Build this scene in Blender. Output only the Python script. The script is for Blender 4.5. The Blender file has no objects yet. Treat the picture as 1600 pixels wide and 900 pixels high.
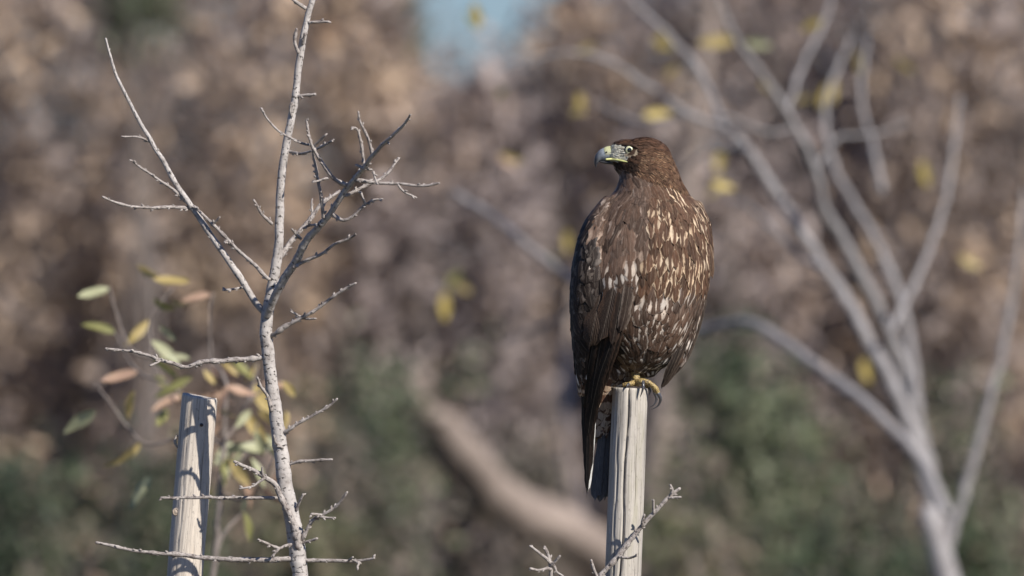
import bpy, bmesh, math, random
import numpy as np
from mathutils import Vector, Matrix, noise
from mathutils.bvhtree import BVHTree

random.seed(7)
RNG = np.random.default_rng(7)
SC = bpy.context.scene
COL = SC.collection

# ------------------------------------------------------------------ camera, sky, sun, exposure
S = 1140.0            # photo pixels per metre at the hawk's distance
D = 18.0              # metres from the camera to the hawk
Z0 = 2.0              # camera height
SUN_AZ, SUN_EL = 42.0, 36.0     # degrees to the right of "behind the camera", elevation

cam = bpy.data.cameras.new("camera")
cam.sensor_width = 36.0
cam.lens = D * 36.0 / (1600.0 / S)
cam.clip_start = 0.1
cam.clip_end = 3000.0
cam.dof.use_dof = True
cam.dof.focus_distance = D - 0.03
cam.dof.aperture_fstop = 6.6
camo = bpy.data.objects.new("camera", cam)
camo.location = (0, -D, Z0)
camo.rotation_euler = (math.radians(90), 0, 0)
COL.objects.link(camo)
SC.camera = camo

W = bpy.data.worlds.new("World")
SC.world = W
W.use_nodes = True
nt = W.node_tree
nt.nodes.clear()
wo = nt.nodes.new("ShaderNodeOutputWorld")
bg = nt.nodes.new("ShaderNodeBackground")
sky = nt.nodes.new("ShaderNodeTexSky")
sky.sky_type = 'NISHITA'
sky.sun_disc = False
sx = math.sin(math.radians(SUN_AZ)) * math.cos(math.radians(SUN_EL))
sy = -math.cos(math.radians(SUN_AZ)) * math.cos(math.radians(SUN_EL))
sz = math.sin(math.radians(SUN_EL))
sky.sun_elevation = math.radians(SUN_EL)
sky.sun_rotation = math.atan2(sx, sy)
sky.air_density = 1.0
sky.dust_density = 0.2
sky.ozone_density = 3.0
bg.inputs[1].default_value = 0.055
tint = nt.nodes.new("ShaderNodeMix")
tint.data_type = 'RGBA'; tint.blend_type = 'MULTIPLY'
tint.inputs[0].default_value = 1.0
tint.inputs[7].default_value = (0.62, 0.82, 1.26, 1)      # clear cool autumn air, the same over the whole sky
nt.links.new(sky.outputs[0], tint.inputs[6])
nt.links.new(tint.outputs[2], bg.inputs[0])
nt.links.new(bg.outputs[0], wo.inputs[0])

sl = bpy.data.lights.new("sun", 'SUN')
sl.energy = 5.0
sl.angle = math.radians(0.55)
sl.color = (1.0, 0.95, 0.88)
so = bpy.data.objects.new("sun", sl)
so.rotation_euler = Vector((-sx, -sy, -sz)).to_track_quat('-Z', 'Y').to_euler()
so.location = (sx * 30, sy * 30, sz * 30)
COL.objects.link(so)

SC.view_settings.view_transform = 'Standard'
SC.view_settings.look = 'None'
SC.view_settings.gamma = 1.0
SC.view_settings.exposure = 0.35
SC.cycles.use_denoising = True
SC.cycles.max_bounces = 6
SC.cycles.transparent_max_bounces = 8

# ------------------------------------------------------------------ helpers
def P(px, py, dy=0.0):
    """world point seen at photo pixel (px, py) at depth dy metres behind the hawk"""
    k = (D + dy) / D / S
    return Vector(((px - 800.0) * k, dy, Z0 + (450.0 - py) * k))

def PIX(v):
    k = (D + v[1]) / D / S
    return (800.0 + v[0] / k, 450.0 - (v[2] - Z0) / k)

def ground_py(dy):
    return 450.0 + Z0 * S * D / (D + dy)

def tag(o, label=None, cat=None, group=None, kind=None):
    if label: o["label"] = label
    if cat: o["category"] = cat
    if group: o["group"] = group
    if kind: o["kind"] = kind
    return o

def thing(name, loc, label, cat, group=None):
    o = bpy.data.objects.new(name, None)
    o.location = loc
    o.empty_display_size = 0.1
    COL.objects.link(o)
    return tag(o, label, cat, group)

ROOTS = {}
def link(name, me, mat, parent=None):
    o = bpy.data.objects.new(name, me)
    if mat is not None and len(me.materials) == 0:
        me.materials.append(mat)
    COL.objects.link(o)
    if parent is not None:
        o.parent = parent
        # all geometry is written in world coordinates; parents are unrotated
        off = Vector((0, 0, 0))
        q = parent
        while q is not None:
            off += q.location
            q = q.parent
        o.location = -off
    return o

def smooth(me, on=True):
    me.polygons.foreach_set("use_smooth", [on] * len(me.polygons))

def mesh_np(name, verts, faces, uv=None, cols=None, smoothit=True):
    """verts (n,3), faces list; uv per vertex (n,2); cols dict name->(n,4)"""
    me = bpy.data.meshes.new(name)
    me.from_pydata([tuple(v) for v in verts], [], faces)
    if uv is not None:
        l = me.uv_layers.new(name="UVMap")
        idx = np.zeros(len(me.loops), dtype=np.int32)
        me.loops.foreach_get("vertex_index", idx)
        l.data.foreach_set("uv", np.asarray(uv, dtype=np.float32)[idx].ravel())
    if cols:
        for k, c in cols.items():
            a = me.color_attributes.new(name=k, type='FLOAT_COLOR', domain='POINT')
            a.data.foreach_set("color", np.asarray(c, dtype=np.float32).ravel())
    if smoothit: smooth(me)
    me.update()
    return me

def quads_np(name, V, cols=None):
    """V (n,4,3) separate quads, cols (n,4) per quad; fast"""
    n = len(V)
    me = bpy.data.meshes.new(name)
    me.vertices.add(n * 4)
    me.vertices.foreach_set("co", V.astype(np.float32).ravel())
    me.loops.add(n * 4)
    me.loops.foreach_set("vertex_index", np.arange(n * 4, dtype=np.int32))
    me.polygons.add(n)
    me.polygons.foreach_set("loop_start", np.arange(0, n * 4, 4, dtype=np.int32))
    me.polygons.foreach_set("loop_total", np.full(n, 4, dtype=np.int32))
    if cols is not None:
        a = me.color_attributes.new(name="Col", type='FLOAT_COLOR', domain='POINT')
        a.data.foreach_set("color", np.repeat(cols.astype(np.float32), 4, axis=0).ravel())
    me.update(calc_edges=True)
    me.validate()
    return me

# ------------------------------------------------------------------ materials
def new_mat(name):
    m = bpy.data.materials.new(name)
    m.use_nodes = True
    t = m.node_tree
    t.nodes.clear()
    out = t.nodes.new("ShaderNodeOutputMaterial")
    b = t.nodes.new("ShaderNodeBsdfPrincipled")
    t.links.new(b.outputs[0], out.inputs[0])
    return m, t, b

def N(t, typ, **kw):
    n = t.nodes.new(typ)
    for k, v in kw.items():
        if k.startswith("i_"):
            key = k[2:]
            n.inputs[int(key) if key.isdigit() else key].default_value = v
        else:
            setattr(n, k, v)
    return n

def ramp(t, stops, interp='LINEAR'):
    r = t.nodes.new("ShaderNodeValToRGB")
    cr = r.color_ramp
    cr.interpolation = interp
    while len(cr.elements) < len(stops):
        cr.elements.new(0.5)
    for e, (p, c) in zip(cr.elements, stops):
        e.position = p
        e.color = (c, c, c, 1) if isinstance(c, (int, float)) else (*c, 1)
    return r

def mixc(t, a, b, fac, mode='MIX'):
    m = t.nodes.new("ShaderNodeMix")
    m.data_type = 'RGBA'
    m.blend_type = mode
    for sock, v in ((0, fac), (6, a), (7, b)):
        if hasattr(v, "links") or hasattr(v, "is_linked"):
            t.links.new(v, m.inputs[sock])
        elif sock == 0:
            m.inputs[0].default_value = v
        else:
            m.inputs[sock].default_value = (*v, 1)
    return m.outputs[2]

def math_n(t, op, a, b=None, c=None):
    m = t.nodes.new("ShaderNodeMath")
    m.operation = op
    for i, v in enumerate((a, b, c)):
        if v is None: continue
        if hasattr(v, "is_linked"): t.links.new(v, m.inputs[i])
        else: m.inputs[i].default_value = v
    return m.outputs[0]

def mat_bark(name, light, dark, mark, lent=True, scale=1.0):
    """UV: u around (0..1), v metres along the stem"""
    m, t, b = new_mat(name)
    uv = N(t, "ShaderNodeUVMap")
    geo = N(t, "ShaderNodeTexCoord")
    n1 = N(t, "ShaderNodeTexNoise", i_Scale=55.0 * scale, i_Detail=5.0, i_Roughness=0.65)
    t.links.new(geo.outputs["Object"], n1.inputs["Vector"])
    r1 = ramp(t, [(0.32, dark), (0.5, tuple((a * 2 + c) / 3 for a, c in zip(light, dark))), (0.66, light)])
    t.links.new(n1.outputs["Fac"], r1.inputs[0])
    col = r1.outputs[0]
    h = n1.outputs["Fac"]
    if lent:
        mp = N(t, "ShaderNodeMapping")
        mp.inputs["Scale"].default_value = (5.0, 230.0, 1.0)
        t.links.new(uv.outputs[0], mp.inputs["Vector"])
        n2 = N(t, "ShaderNodeTexNoise", i_Scale=1.0, i_Detail=1.5, i_Roughness=0.5)
        t.links.new(mp.outputs[0], n2.inputs["Vector"])
        r2 = ramp(t, [(0.56, 0.0), (0.66, 1.0)])
        t.links.new(n2.outputs["Fac"], r2.inputs[0])
        mp3 = N(t, "ShaderNodeMapping")
        mp3.inputs["Scale"].default_value = (3.0, 25.0, 1.0)
        t.links.new(uv.outputs[0], mp3.inputs["Vector"])
        n3 = N(t, "ShaderNodeTexNoise", i_Scale=1.0, i_Detail=2.0)
        t.links.new(mp3.outputs[0], n3.inputs["Vector"])
        r3 = ramp(t, [(0.40, 0.25), (0.6, 1.0)])
        t.links.new(n3.outputs["Fac"], r3.inputs[0])
        f = math_n(t, 'MULTIPLY', r2.outputs[0], r3.outputs[0])
        f = math_n(t, 'MULTIPLY', f, 0.95)
        col = mixc(t, col, mark, f)
        h = math_n(t, 'SUBTRACT', h, math_n(t, 'MULTIPLY', f, 0.7))
    t.links.new(col, b.inputs["Base Color"])
    bp = N(t, "ShaderNodeBump", i_Strength=0.8, i_Distance=0.002)
    t.links.new(h, bp.inputs["Height"])
    t.links.new(bp.outputs[0], b.inputs["Normal"])
    b.inputs["Roughness"].default_value = 0.75
    b.inputs["Specular IOR Level"].default_value = 0.25
    return m

def mat_post(name, c_light, c_mid, c_dark, green):
    """UV: u around 0..1, v metres up the post"""
    m, t, b = new_mat(name)
    uv = N(t, "ShaderNodeUVMap")
    def noise_uv(su, sv, det, seed=0.0):
        mp = N(t, "ShaderNodeMapping")
        mp.inputs["Scale"].default_value = (su, sv, 1.0)
        mp.inputs["Location"].default_value = (seed, seed * 1.7, 0)
        t.links.new(uv.outputs[0], mp.inputs["Vector"])
        n = N(t, "ShaderNodeTexNoise", i_Scale=1.0, i_Detail=det, i_Roughness=0.6)
        t.links.new(mp.outputs[0], n.inputs["Vector"])
        return n.outputs["Fac"]
    g = noise_uv(48.0, 9.0, 7.0)              # long grain
    r = ramp(t, [(0.28, c_dark), (0.40, c_mid), (0.53, c_light)])
    t.links.new(g, r.inputs[0])
    blot = noise_uv(5.0, 12.0, 4.0, 3.1)
    rb = ramp(t, [(0.40, 0.0), (0.58, 1.0)])
    t.links.new(blot, rb.inputs[0])
    col = mixc(t, r.outputs[0], c_mid, math_n(t, 'MULTIPLY', rb.outputs[0], 0.75))
    ln = noise_uv(60.0, 7.0, 4.0, 8.4)       # thin dark checks
    rl = ramp(t, [(0.60, 0.0), (0.70, 1.0)])
    t.links.new(ln, rl.inputs[0])
    col = mixc(t, col, (0.10, 0.08, 0.065), math_n(t, 'MULTIPLY', rl.outputs[0], 0.75))
    sp = noise_uv(46.0, 170.0, 3.0, 5.5)      # specks
    rs = ramp(t, [(0.60, 0.0), (0.70, 1.0)])
    t.links.new(sp, rs.inputs[0])
    col = mixc(t, col, (0.16, 0.14, 0.12), math_n(t, 'MULTIPLY', rs.outputs[0], 0.6))
    gr = noise_uv(6.0, 6.0, 3.0, 12.5)
    rg = ramp(t, [(0.56, 0.0), (0.7, 1.0)])
    t.links.new(gr, rg.inputs[0])
    col = mixc(t, col, green, math_n(t, 'MULTIPLY', rg.outputs[0], 0.55))
    t.links.new(col, b.inputs["Base Color"])
    bp = N(t, "ShaderNodeBump", i_Strength=0.8, i_Distance=0.002)
    hh = math_n(t, 'SUBTRACT', g, math_n(t, 'MULTIPLY', rl.outputs[0], 0.8))
    t.links.new(hh, bp.inputs["Height"])
    t.links.new(bp.outputs[0], b.inputs["Normal"])
    b.inputs["Roughness"].default_value = 0.8
    b.inputs["Specular IOR Level"].default_value = 0.2
    return m

def mat_attr_leaf(name, transl=0.3, rough=0.6):
    m, t, b = new_mat(name)
    a = N(t, "ShaderNodeAttribute", attribute_name="Col")
    t.links.new(a.outputs["Color"], b.inputs["Base Color"])
    b.inputs["Roughness"].default_value = rough
    b.inputs["Specular IOR Level"].default_value = 0.2
    tr = N(t, "ShaderNodeBsdfTranslucent")
    t.links.new(a.outputs["Color"], tr.inputs["Color"])
    mx = N(t, "ShaderNodeMixShader", i_Fac=transl)
    out = [n for n in t.nodes if n.type == 'OUTPUT_MATERIAL'][0]
    t.links.new(b.outputs[0], mx.inputs[1])
    t.links.new(tr.outputs[0], mx.inputs[2])
    t.links.new(mx.outputs[0], out.inputs[0])
    return m

def mat_leaf(name, c1, c2, c3):
    """single leaf: UV u across, v along; blotches and a midrib"""
    m, t, b = new_mat(name)
    uv = N(t, "ShaderNodeUVMap")
    oi = N(t, "ShaderNodeObjectInfo")
    tc = N(t, "ShaderNodeTexCoord")
    n = N(t, "ShaderNodeTexNoise", i_Scale=28.0, i_Detail=3.0)
    n.noise_dimensions = '4D'
    t.links.new(tc.outputs["Object"], n.inputs["Vector"])
    t.links.new(math_n(t, 'MULTIPLY', oi.outputs["Random"], 40.0), n.inputs["W"])
    r = ramp(t, [(0.35, c1), (0.52, c2), (0.68, c3)])
    t.links.new(n.outputs["Fac"], r.inputs[0])
    sp = N(t, "ShaderNodeSeparateXYZ")
    t.links.new(uv.outputs[0], sp.inputs[0])
    d = math_n(t, 'ABSOLUTE', math_n(t, 'SUBTRACT', sp.outputs[0], 0.5))
    rib = math_n(t, 'LESS_THAN', d, 0.045)
    col = mixc(t, r.outputs[0], tuple(min(1, x * 1.5) for x in c2), math_n(t, 'MULTIPLY', rib, 0.6))
    t.links.new(col, b.inputs["Base Color"])
    b.inputs["Roughness"].default_value = 0.5
    tr = N(t, "ShaderNodeBsdfTranslucent")
    t.links.new(col, tr.inputs["Color"])
    mx = N(t, "ShaderNodeMixShader", i_Fac=0.35)
    out = [q for q in t.nodes if q.type == 'OUTPUT_MATERIAL'][0]
    t.links.new(b.outputs[0], mx.inputs[1])
    t.links.new(tr.outputs[0], mx.inputs[2])
    t.links.new(mx.outputs[0], out.inputs[0])
    return m

def mat_feather():
    """UV u across 0..1, v root..tip; Col = vane colour, Col2.rgb = (edge paleness, spot amount, bars), Col3 = pale colour, alpha random"""
    m, t, b = new_mat("feather")
    uv = N(t, "ShaderNodeUVMap")
    c1 = N(t, "ShaderNodeAttribute", attribute_name="Col")
    c2 = N(t, "ShaderNodeAttribute", attribute_name="Col2")
    c3 = N(t, "ShaderNodeAttribute", attribute_name="Col3")
    s = N(t, "ShaderNodeSeparateXYZ"); t.links.new(uv.outputs[0], s.inputs[0])
    q = N(t, "ShaderNodeSeparateColor"); t.links.new(c2.outputs["Color"], q.inputs[0])
    u = math_n(t, 'ABSOLUTE', math_n(t, 'SUBTRACT', math_n(t, 'MULTIPLY', s.outputs[0], 2.0), 1.0))
    v = s.outputs[1]
    tc = N(t, "ShaderNodeTexCoord")
    n0 = N(t, "ShaderNodeTexNoise", i_Scale=330.0, i_Detail=2.0)
    t.links.new(tc.outputs["Object"], n0.inputs["Vector"])
    mpf = N(t, "ShaderNodeMapping"); mpf.inputs["Scale"].default_value = (420.0, 420.0, 110.0)
    t.links.new(tc.outputs["Object"], mpf.inputs["Vector"])
    n1 = N(t, "ShaderNodeTexNoise", i_Scale=1.0, i_Detail=2.0)      # fibres running down the vane
    t.links.new(mpf.outputs[0], n1.inputs["Vector"])
    n = N(t, "ShaderNodeMix"); n.data_type = 'FLOAT'; n.inputs[0].default_value = 0.55
    t.links.new(n0.outputs["Fac"], n.inputs[2]); t.links.new(n1.outputs["Fac"], n.inputs[3])
    nz = math_n(t, 'SUBTRACT', n.outputs[0], 0.5)
    # barbs: fine oblique lines
    bl = math_n(t, 'ADD', math_n(t, 'MULTIPLY', v, 1.0), math_n(t, 'MULTIPLY', u, -0.28))
    wv = math_n(t, 'SINE', math_n(t, 'ADD', math_n(t, 'MULTIPLY', bl, 95.0), math_n(t, 'MULTIPLY', nz, 9.0)))
    # pale edge
    e = math_n(t, 'SMOOTH_MIN', 1.0, math_n(t, 'ADD', u, math_n(t, 'MULTIPLY', nz, 0.9)), 0.05)
    er = ramp(t, [(0.50, 0.0), (0.88, 1.0)]); t.links.new(e, er.inputs[0])
    vfade = ramp(t, [(0.0, 1.0), (0.75, 0.9), (1.0, 0.25)]); t.links.new(v, vfade.inputs[0])
    em = math_n(t, 'MULTIPLY', math_n(t, 'MULTIPLY', er.outputs[0], q.outputs[0]), vfade.outputs[0])
    # pale spots on both vanes at 0.5 and base
    du = math_n(t, 'DIVIDE', math_n(t, 'SUBTRACT', u, 0.62), 0.42)
    dv = math_n(t, 'DIVIDE', math_n(t, 'SUBTRACT', v, 0.58), 0.27)
    rr = math_n(t, 'ADD', math_n(t, 'MULTIPLY', du, du), math_n(t, 'MULTIPLY', dv, dv))
    rr = math_n(t, 'ADD', rr, math_n(t, 'MULTIPLY', nz, 2.0))
    sr = ramp(t, [(0.15, 1.0), (1.0, 0.0)]); t.links.new(rr, sr.inputs[0])
    smk = math_n(t, 'MULTIPLY', sr.outputs[0], q.outputs[1])
    pale = math_n(t, 'MINIMUM', math_n(t, 'ADD', em, smk), 1.0)
    # bars
    bs = math_n(t, 'SINE', math_n(t, 'ADD', math_n(t, 'MULTIPLY', v, 10.0), math_n(t, 'MULTIPLY', nz, 2.5)))
    br = ramp(t, [(0.45, 0.0), (0.62, 1.0)]); t.links.new(math_n(t, 'MULTIPLY_ADD', bs, 0.5, 0.5), br.inputs[0])
    pale = math_n(t, 'MAXIMUM', pale, math_n(t, 'MULTIPLY', br.outputs[0], q.outputs[2]))
    col = mixc(t, c1.outputs["Color"], c3.outputs["Color"], pale)
    # shaft
    sh = ramp(t, [(0.03, 1.0), (0.10, 0.0)]); t.links.new(u, sh.inputs[0])
    col = mixc(t, col, (0.5, 0.42, 0.33), math_n(t, 'MULTIPLY', sh.outputs[0], 0.10), 'MIX')
    col = mixc(t, col, (0.0, 0.0, 0.0), math_n(t, 'MULTIPLY', math_n(t, 'MULTIPLY_ADD', wv, 0.5, 0.5), 0.22), 'MIX')
    fr = ramp(t, [(0.35, 0.80), (0.65, 1.14)]); t.links.new(n1.outputs["Fac"], fr.inputs[0])
    col = mixc(t, col, fr.outputs[0], 1.0, 'MULTIPLY')
    t.links.new(col, b.inputs["Base Color"])
    bp = N(t, "ShaderNodeBump", i_Strength=0.35, i_Distance=0.0006)
    t.links.new(wv, bp.inputs["Height"])
    t.links.new(bp.outputs[0], b.inputs["Normal"])
    b.inputs["Roughness"].default_value = 0.62
    b.inputs["Specular IOR Level"].default_value = 0.16
    return m

def mat_vcol(name, rough=0.5, spec=0.4, bump=0.0, bscale=300.0):
    m, t, b = new_mat(name)
    a = N(t, "ShaderNodeAttribute", attribute_name="Col")
    tc = N(t, "ShaderNodeTexCoord")
    n = N(t, "ShaderNodeTexNoise", i_Scale=bscale, i_Detail=3.0)
    t.links.new(tc.outputs["Object"], n.inputs["Vector"])
    r = ramp(t, [(0.3, 0.72), (0.7, 1.12)])
    t.links.new(n.outputs["Fac"], r.inputs[0])
    col = mixc(t, a.outputs["Color"], r.outputs[0], 1.0, 'MULTIPLY')
    t.links.new(col, b.inputs["Base Color"])
    if bump:
        bp = N(t, "ShaderNodeBump", i_Strength=bump, i_Distance=0.001)
        t.links.new(n.outputs["Fac"], bp.inputs["Height"])
        t.links.new(bp.outputs[0], b.inputs["Normal"])
    b.inputs["Roughness"].default_value = rough
    b.inputs["Specular IOR Level"].default_value = spec
    return m

def mat_plain(name, col, rough=0.5, spec=0.4, var=0.25, scale=200.0, coat=0.0, metal=0.0):
    m, t, b = new_mat(name)
    tc = N(t, "ShaderNodeTexCoord")
    n = N(t, "ShaderNodeTexNoise", i_Scale=scale, i_Detail=3.0)
    t.links.new(tc.outputs["Object"], n.inputs["Vector"])
    r = ramp(t, [(0.3, tuple(c * (1 - var) for c in col)), (0.7, tuple(c * (1 + var) for c in col))])
    t.links.new(n.outputs["Fac"], r.inputs[0])
    t.links.new(r.outputs[0], b.inputs["Base Color"])
    b.inputs["Roughness"].default_value = rough
    b.inputs["Specular IOR Level"].default_value = spec
    b.inputs["Coat Weight"].default_value = coat
    b.inputs["Coat Roughness"].default_value = 0.03
    b.inputs["Metallic"].default_value = metal
    return m

M_BARK = mat_bark("pale_young_bark", (0.49, 0.45, 0.415), (0.27, 0.238, 0.215), (0.05, 0.042, 0.036))
M_TWIG = mat_bark("twig_bark", (0.43, 0.385, 0.35), (0.17, 0.14, 0.125), (0.06, 0.045, 0.04), scale=2.2)
M_BUD = mat_plain("bud", (0.16, 0.09, 0.07), 0.6, 0.3)
M_BARK_GREY = mat_bark("grey_branch_bark", (0.34, 0.32, 0.315), (0.22, 0.20, 0.195), (0.1, 0.09, 0.08), scale=0.5)
M_BARK_OLD = mat_bark("old_tree_bark", (0.36, 0.29, 0.245), (0.19, 0.15, 0.125), (0.08, 0.06, 0.05), scale=0.3)
M_STEM = mat_bark("brush_stem_bark", (0.26, 0.22, 0.195), (0.13, 0.105, 0.09), (0.05, 0.04, 0.035), scale=0.5)
M_POST = mat_post("weathered_post_wood", (0.50, 0.455, 0.395), (0.37, 0.335, 0.29), (0.20, 0.178, 0.155), (0.33, 0.31, 0.20))
M_POST2 = mat_post("weathered_stake_wood", (0.64, 0.565, 0.475), (0.50, 0.435, 0.365), (0.31, 0.265, 0.22), (0.48, 0.42, 0.35))
M_FEATHER = mat_feather()
M_BRUSH = mat_attr_leaf("dry_brush_leaf", 0.25)
M_GREEN = mat_attr_leaf("evergreen_leaf", 0.25, 0.5)

# ------------------------------------------------------------------ the ground
def build_ground():
    m, t, b = new_mat("dry_grassy_soil")
    tc = N(t, "ShaderNodeTexCoord")
    n = N(t, "ShaderNodeTexNoise", i_Scale=0.6, i_Detail=8.0, i_Roughness=0.65)
    t.links.new(tc.outputs["Object"], n.inputs["Vector"])
    r = ramp(t, [(0.35, (0.06, 0.075, 0.03)), (0.5, (0.13, 0.11, 0.065)), (0.68, (0.21, 0.165, 0.105))])
    t.links.new(n.outputs["Fac"], r.inputs[0])
    n2 = N(t, "ShaderNodeTexNoise", i_Scale=45.0, i_Detail=5.0)
    t.links.new(tc.outputs["Object"], n2.inputs["Vector"])
    r2 = ramp(t, [(0.3, 0.6), (0.7, 1.25)]); t.links.new(n2.outputs["Fac"], r2.inputs[0])
    t.links.new(mixc(t, r.outputs[0], r2.outputs[0], 1.0, 'MULTIPLY'), b.inputs["Base Color"])
    bp = N(t, "ShaderNodeBump", i_Strength=0.8, i_Distance=0.03)
    t.links.new(n2.outputs["Fac"], bp.inputs["Height"])
    t.links.new(bp.outputs[0], b.inputs["Normal"])
    b.inputs["Roughness"].default_value = 0.95
    xs = np.concatenate([[-1500, -400, -120, -50], np.linspace(-25, 25, 61), [50, 120, 400, 1500]])
    ys = np.concatenate([[-600, -120, -45], np.linspace(-25, 60, 86), [90, 160, 420, 1500]])
    V, F = [], []
    for y in ys:
        for x in xs:
            z = 0.0
            if abs(x) < 30 and -30 < y < 70:
                z = 0.03 * noise.noise(Vector((x * 0.5, y * 0.5, 0)))
            V.append((x, y, z))
    nx = len(xs)
    for j in range(len(ys) - 1):
        for i in range(nx - 1):
            F.append((j * nx + i, j * nx + i + 1, (j + 1) * nx + i + 1, (j + 1) * nx + i))
    o = link("ground", mesh_np("ground", V, F), m)
    tag(o, "dry grassy earth under the posts and thicket", None, None, "structure")
build_ground()

# ------------------------------------------------------------------ stems and branches
def catmull(pts, n_per=6):
    """pts list of np arrays (k,) -> smooth"""
    p = [np.array(q, dtype=float) for q in pts]
    if len(p) == 2:
        return [p[0] + (p[1] - p[0]) * i / n_per for i in range(n_per + 1)]
    p = [2 * p[0] - p[1]] + p + [2 * p[-1] - p[-2]]
    out = []
    for i in range(1, len(p) - 2):
        a, b, c, d = p[i - 1], p[i], p[i + 1], p[i + 2]
        for k in range(n_per):
            t = k / n_per
            out.append(0.5 * ((2 * b) + (-a + c) * t + (2 * a - 5 * b + 4 * c - d) * t * t + (-a + 3 * b - 3 * c + d) * t ** 3))
    out.append(p[-2])
    return out

def tube_arrays(pts, segs=8, knob=0.0, jit=0.0, step=None, rnd=random, closed_tip=True):
    """pts: list of (x,y,z,r) -> verts, faces, uv"""
    c = catmull(pts, 5)
    # resample by length
    c = np.array(c)
    L = np.concatenate([[0], np.cumsum(np.linalg.norm(np.diff(c[:, :3], axis=0), axis=1))])
    if step:
        n = max(3, int(L[-1] / step) + 1)
        s = np.linspace(0, L[-1], n)
        c = np.stack([np.interp(s, L, c[:, k]) for k in range(4)], axis=1)
        L = s
    n = len(c)
    verts, uv, faces = [], [], []
    prev = None
    ph = rnd.random() * 100
    for i in range(n):
        a = c[max(i - 1, 0), :3]; b = c[min(i + 1, n - 1), :3]
        t = Vector(b - a)
        if t.length < 1e-9: t = Vector((0, 0, 1))
        t.normalize()
        if prev is None:
            u = t.orthogonal().normalized()
        else:
            u = (prev - t * prev.dot(t))
            u = u.normalized() if u.length > 1e-6 else t.orthogonal().normalized()
        prev = u
        w = t.cross(u)
        r = c[i, 3]
        if knob:
            q = noise.noise(Vector((L[i] * 95.0, ph, 0)))
            r *= 1.0 + knob * max(0.0, q) * 2.0 - knob * 0.3
        o = Vector(c[i, :3])
        if jit and 0 < i:
            o = o + (u * noise.noise(Vector((L[i] * 42, ph, 7))) + w * noise.noise(Vector((L[i] * 42, ph, 17)))) * jit
        for k in range(segs):
            an = 2 * math.pi * k / segs
            verts.append(o + (u * math.cos(an) + w * math.sin(an)) * r)
            uv.append((k / segs * 2 if k <= segs / 2 else 2 - k / segs * 2, L[i]))
    for i in range(n - 1):
        for k in range(segs):
            k2 = (k + 1) % segs
            faces.append((i * segs + k, i * segs + k2, (i + 1) * segs + k2, (i + 1) * segs + k))
    # rounded ends
    for end in (0, n - 1):
        o = Vector(c[end, :3])
        d = Vector(c[end, :3] - c[1 if end == 0 else n - 2, :3])
        d = d.normalized() if d.length > 0 else Vector((0, 0, 1))
        verts.append(o + d * c[end, 3] * 0.8); uv.append((0.5, L[end]))
        vi = len(verts) - 1
        for k in range(segs):
            k2 = (k + 1) % segs
            f = (end * segs + k2, end * segs + k, vi)
            faces.append(f if end == 0 else (f[1], f[0], f[2]))
    return verts, faces, uv

def join(arrs):
    V, F, U = [], [], []
    for v, f, u in arrs:
        o = len(V)
        V += list(v); U += list(u)
        F += [tuple(i + o for i in q) for q in f]
    return V, F, U

def tube_obj(name, pts, mat, parent, segs=8, knob=0.0, jit=0.0, step=None, extra=None):
    arrs = [tube_arrays(pts, segs, knob, jit, step)]
    if extra: arrs += extra
    V, F, U = join(arrs)
    return link(name, mesh_np(name, V, F, U), mat, parent)

def pxpts(lst, dy0=0.0, dy1=None, extra_dy=None):
    """[(px,py,width_px)] -> [(x,y,z,r)] with depth going dy0 -> dy1 along the branch"""
    if dy1 is None: dy1 = dy0
    n = len(lst)
    out = []
    for i, q in enumerate(lst):
        dy = dy0 + (dy1 - dy0) * (i / max(1, n - 1))
        if len(q) > 3: dy = q[3]
        v = P(q[0], q[1], dy)
        out.append((v.x, v.y, v.z, (q[2] * 0.5 + (0.35 if q[2] < 9 else 0.0)) / S * (D + dy) / D))
    return out

def wl(pts, w0, w1):
    n = len(pts)
    return [(p[0], p[1], w0 + (w1 - w0) * i / (n - 1)) for i, p in enumerate(pts)]

def bud_arrays(pts, every, size, rnd):
    """little pointed buds standing off a twig"""
    c = np.array(catmull(pts, 5))
    L = np.concatenate([[0], np.cumsum(np.linalg.norm(np.diff(c[:, :3], axis=0), axis=1))])
    out = []
    s = every * 0.6
    side = 1
    while s < L[-1]:
        p = np.array([np.interp(s, L, c[:, k]) for k in range(4)])
        p2 = np.array([np.interp(min(s + 0.002, L[-1]), L, c[:, k]) for k in range(3)])
        t = Vector(p2 - p[:3])
        if t.length < 1e-7: break
        t.normalize()
        u = t.orthogonal().normalized()
        u = Matrix.Rotation(rnd.random() * 6.28, 3, t) @ u
        d = (u * 0.75 + t * 0.8).normalized()
        z = size * rnd.uniform(0.7, 1.3)
        o = Vector(p[:3]) + u * p[3] * 0.7
        a = [(*(o), z * 0.34), (*(o + d * z * 0.5), z * 0.36), (*(o + d * z), z * 0.1)]
        out.append(tube_arrays(a, 5))
        s += every * rnd.uniform(0.6, 1.5)
        side = -side
    return out

def branch(parent, name, pts, mat=M_TWIG, segs=8, knob=0.28, jit=0.0012, buds=0.0095, budsize=0.0040, rnd=random):
    ex = bud_arrays(pts, buds, budsize, rnd) if buds else None
    return tube_obj(name, pts, mat, parent, segs, knob, jit, 0.0022, ex)

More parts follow.
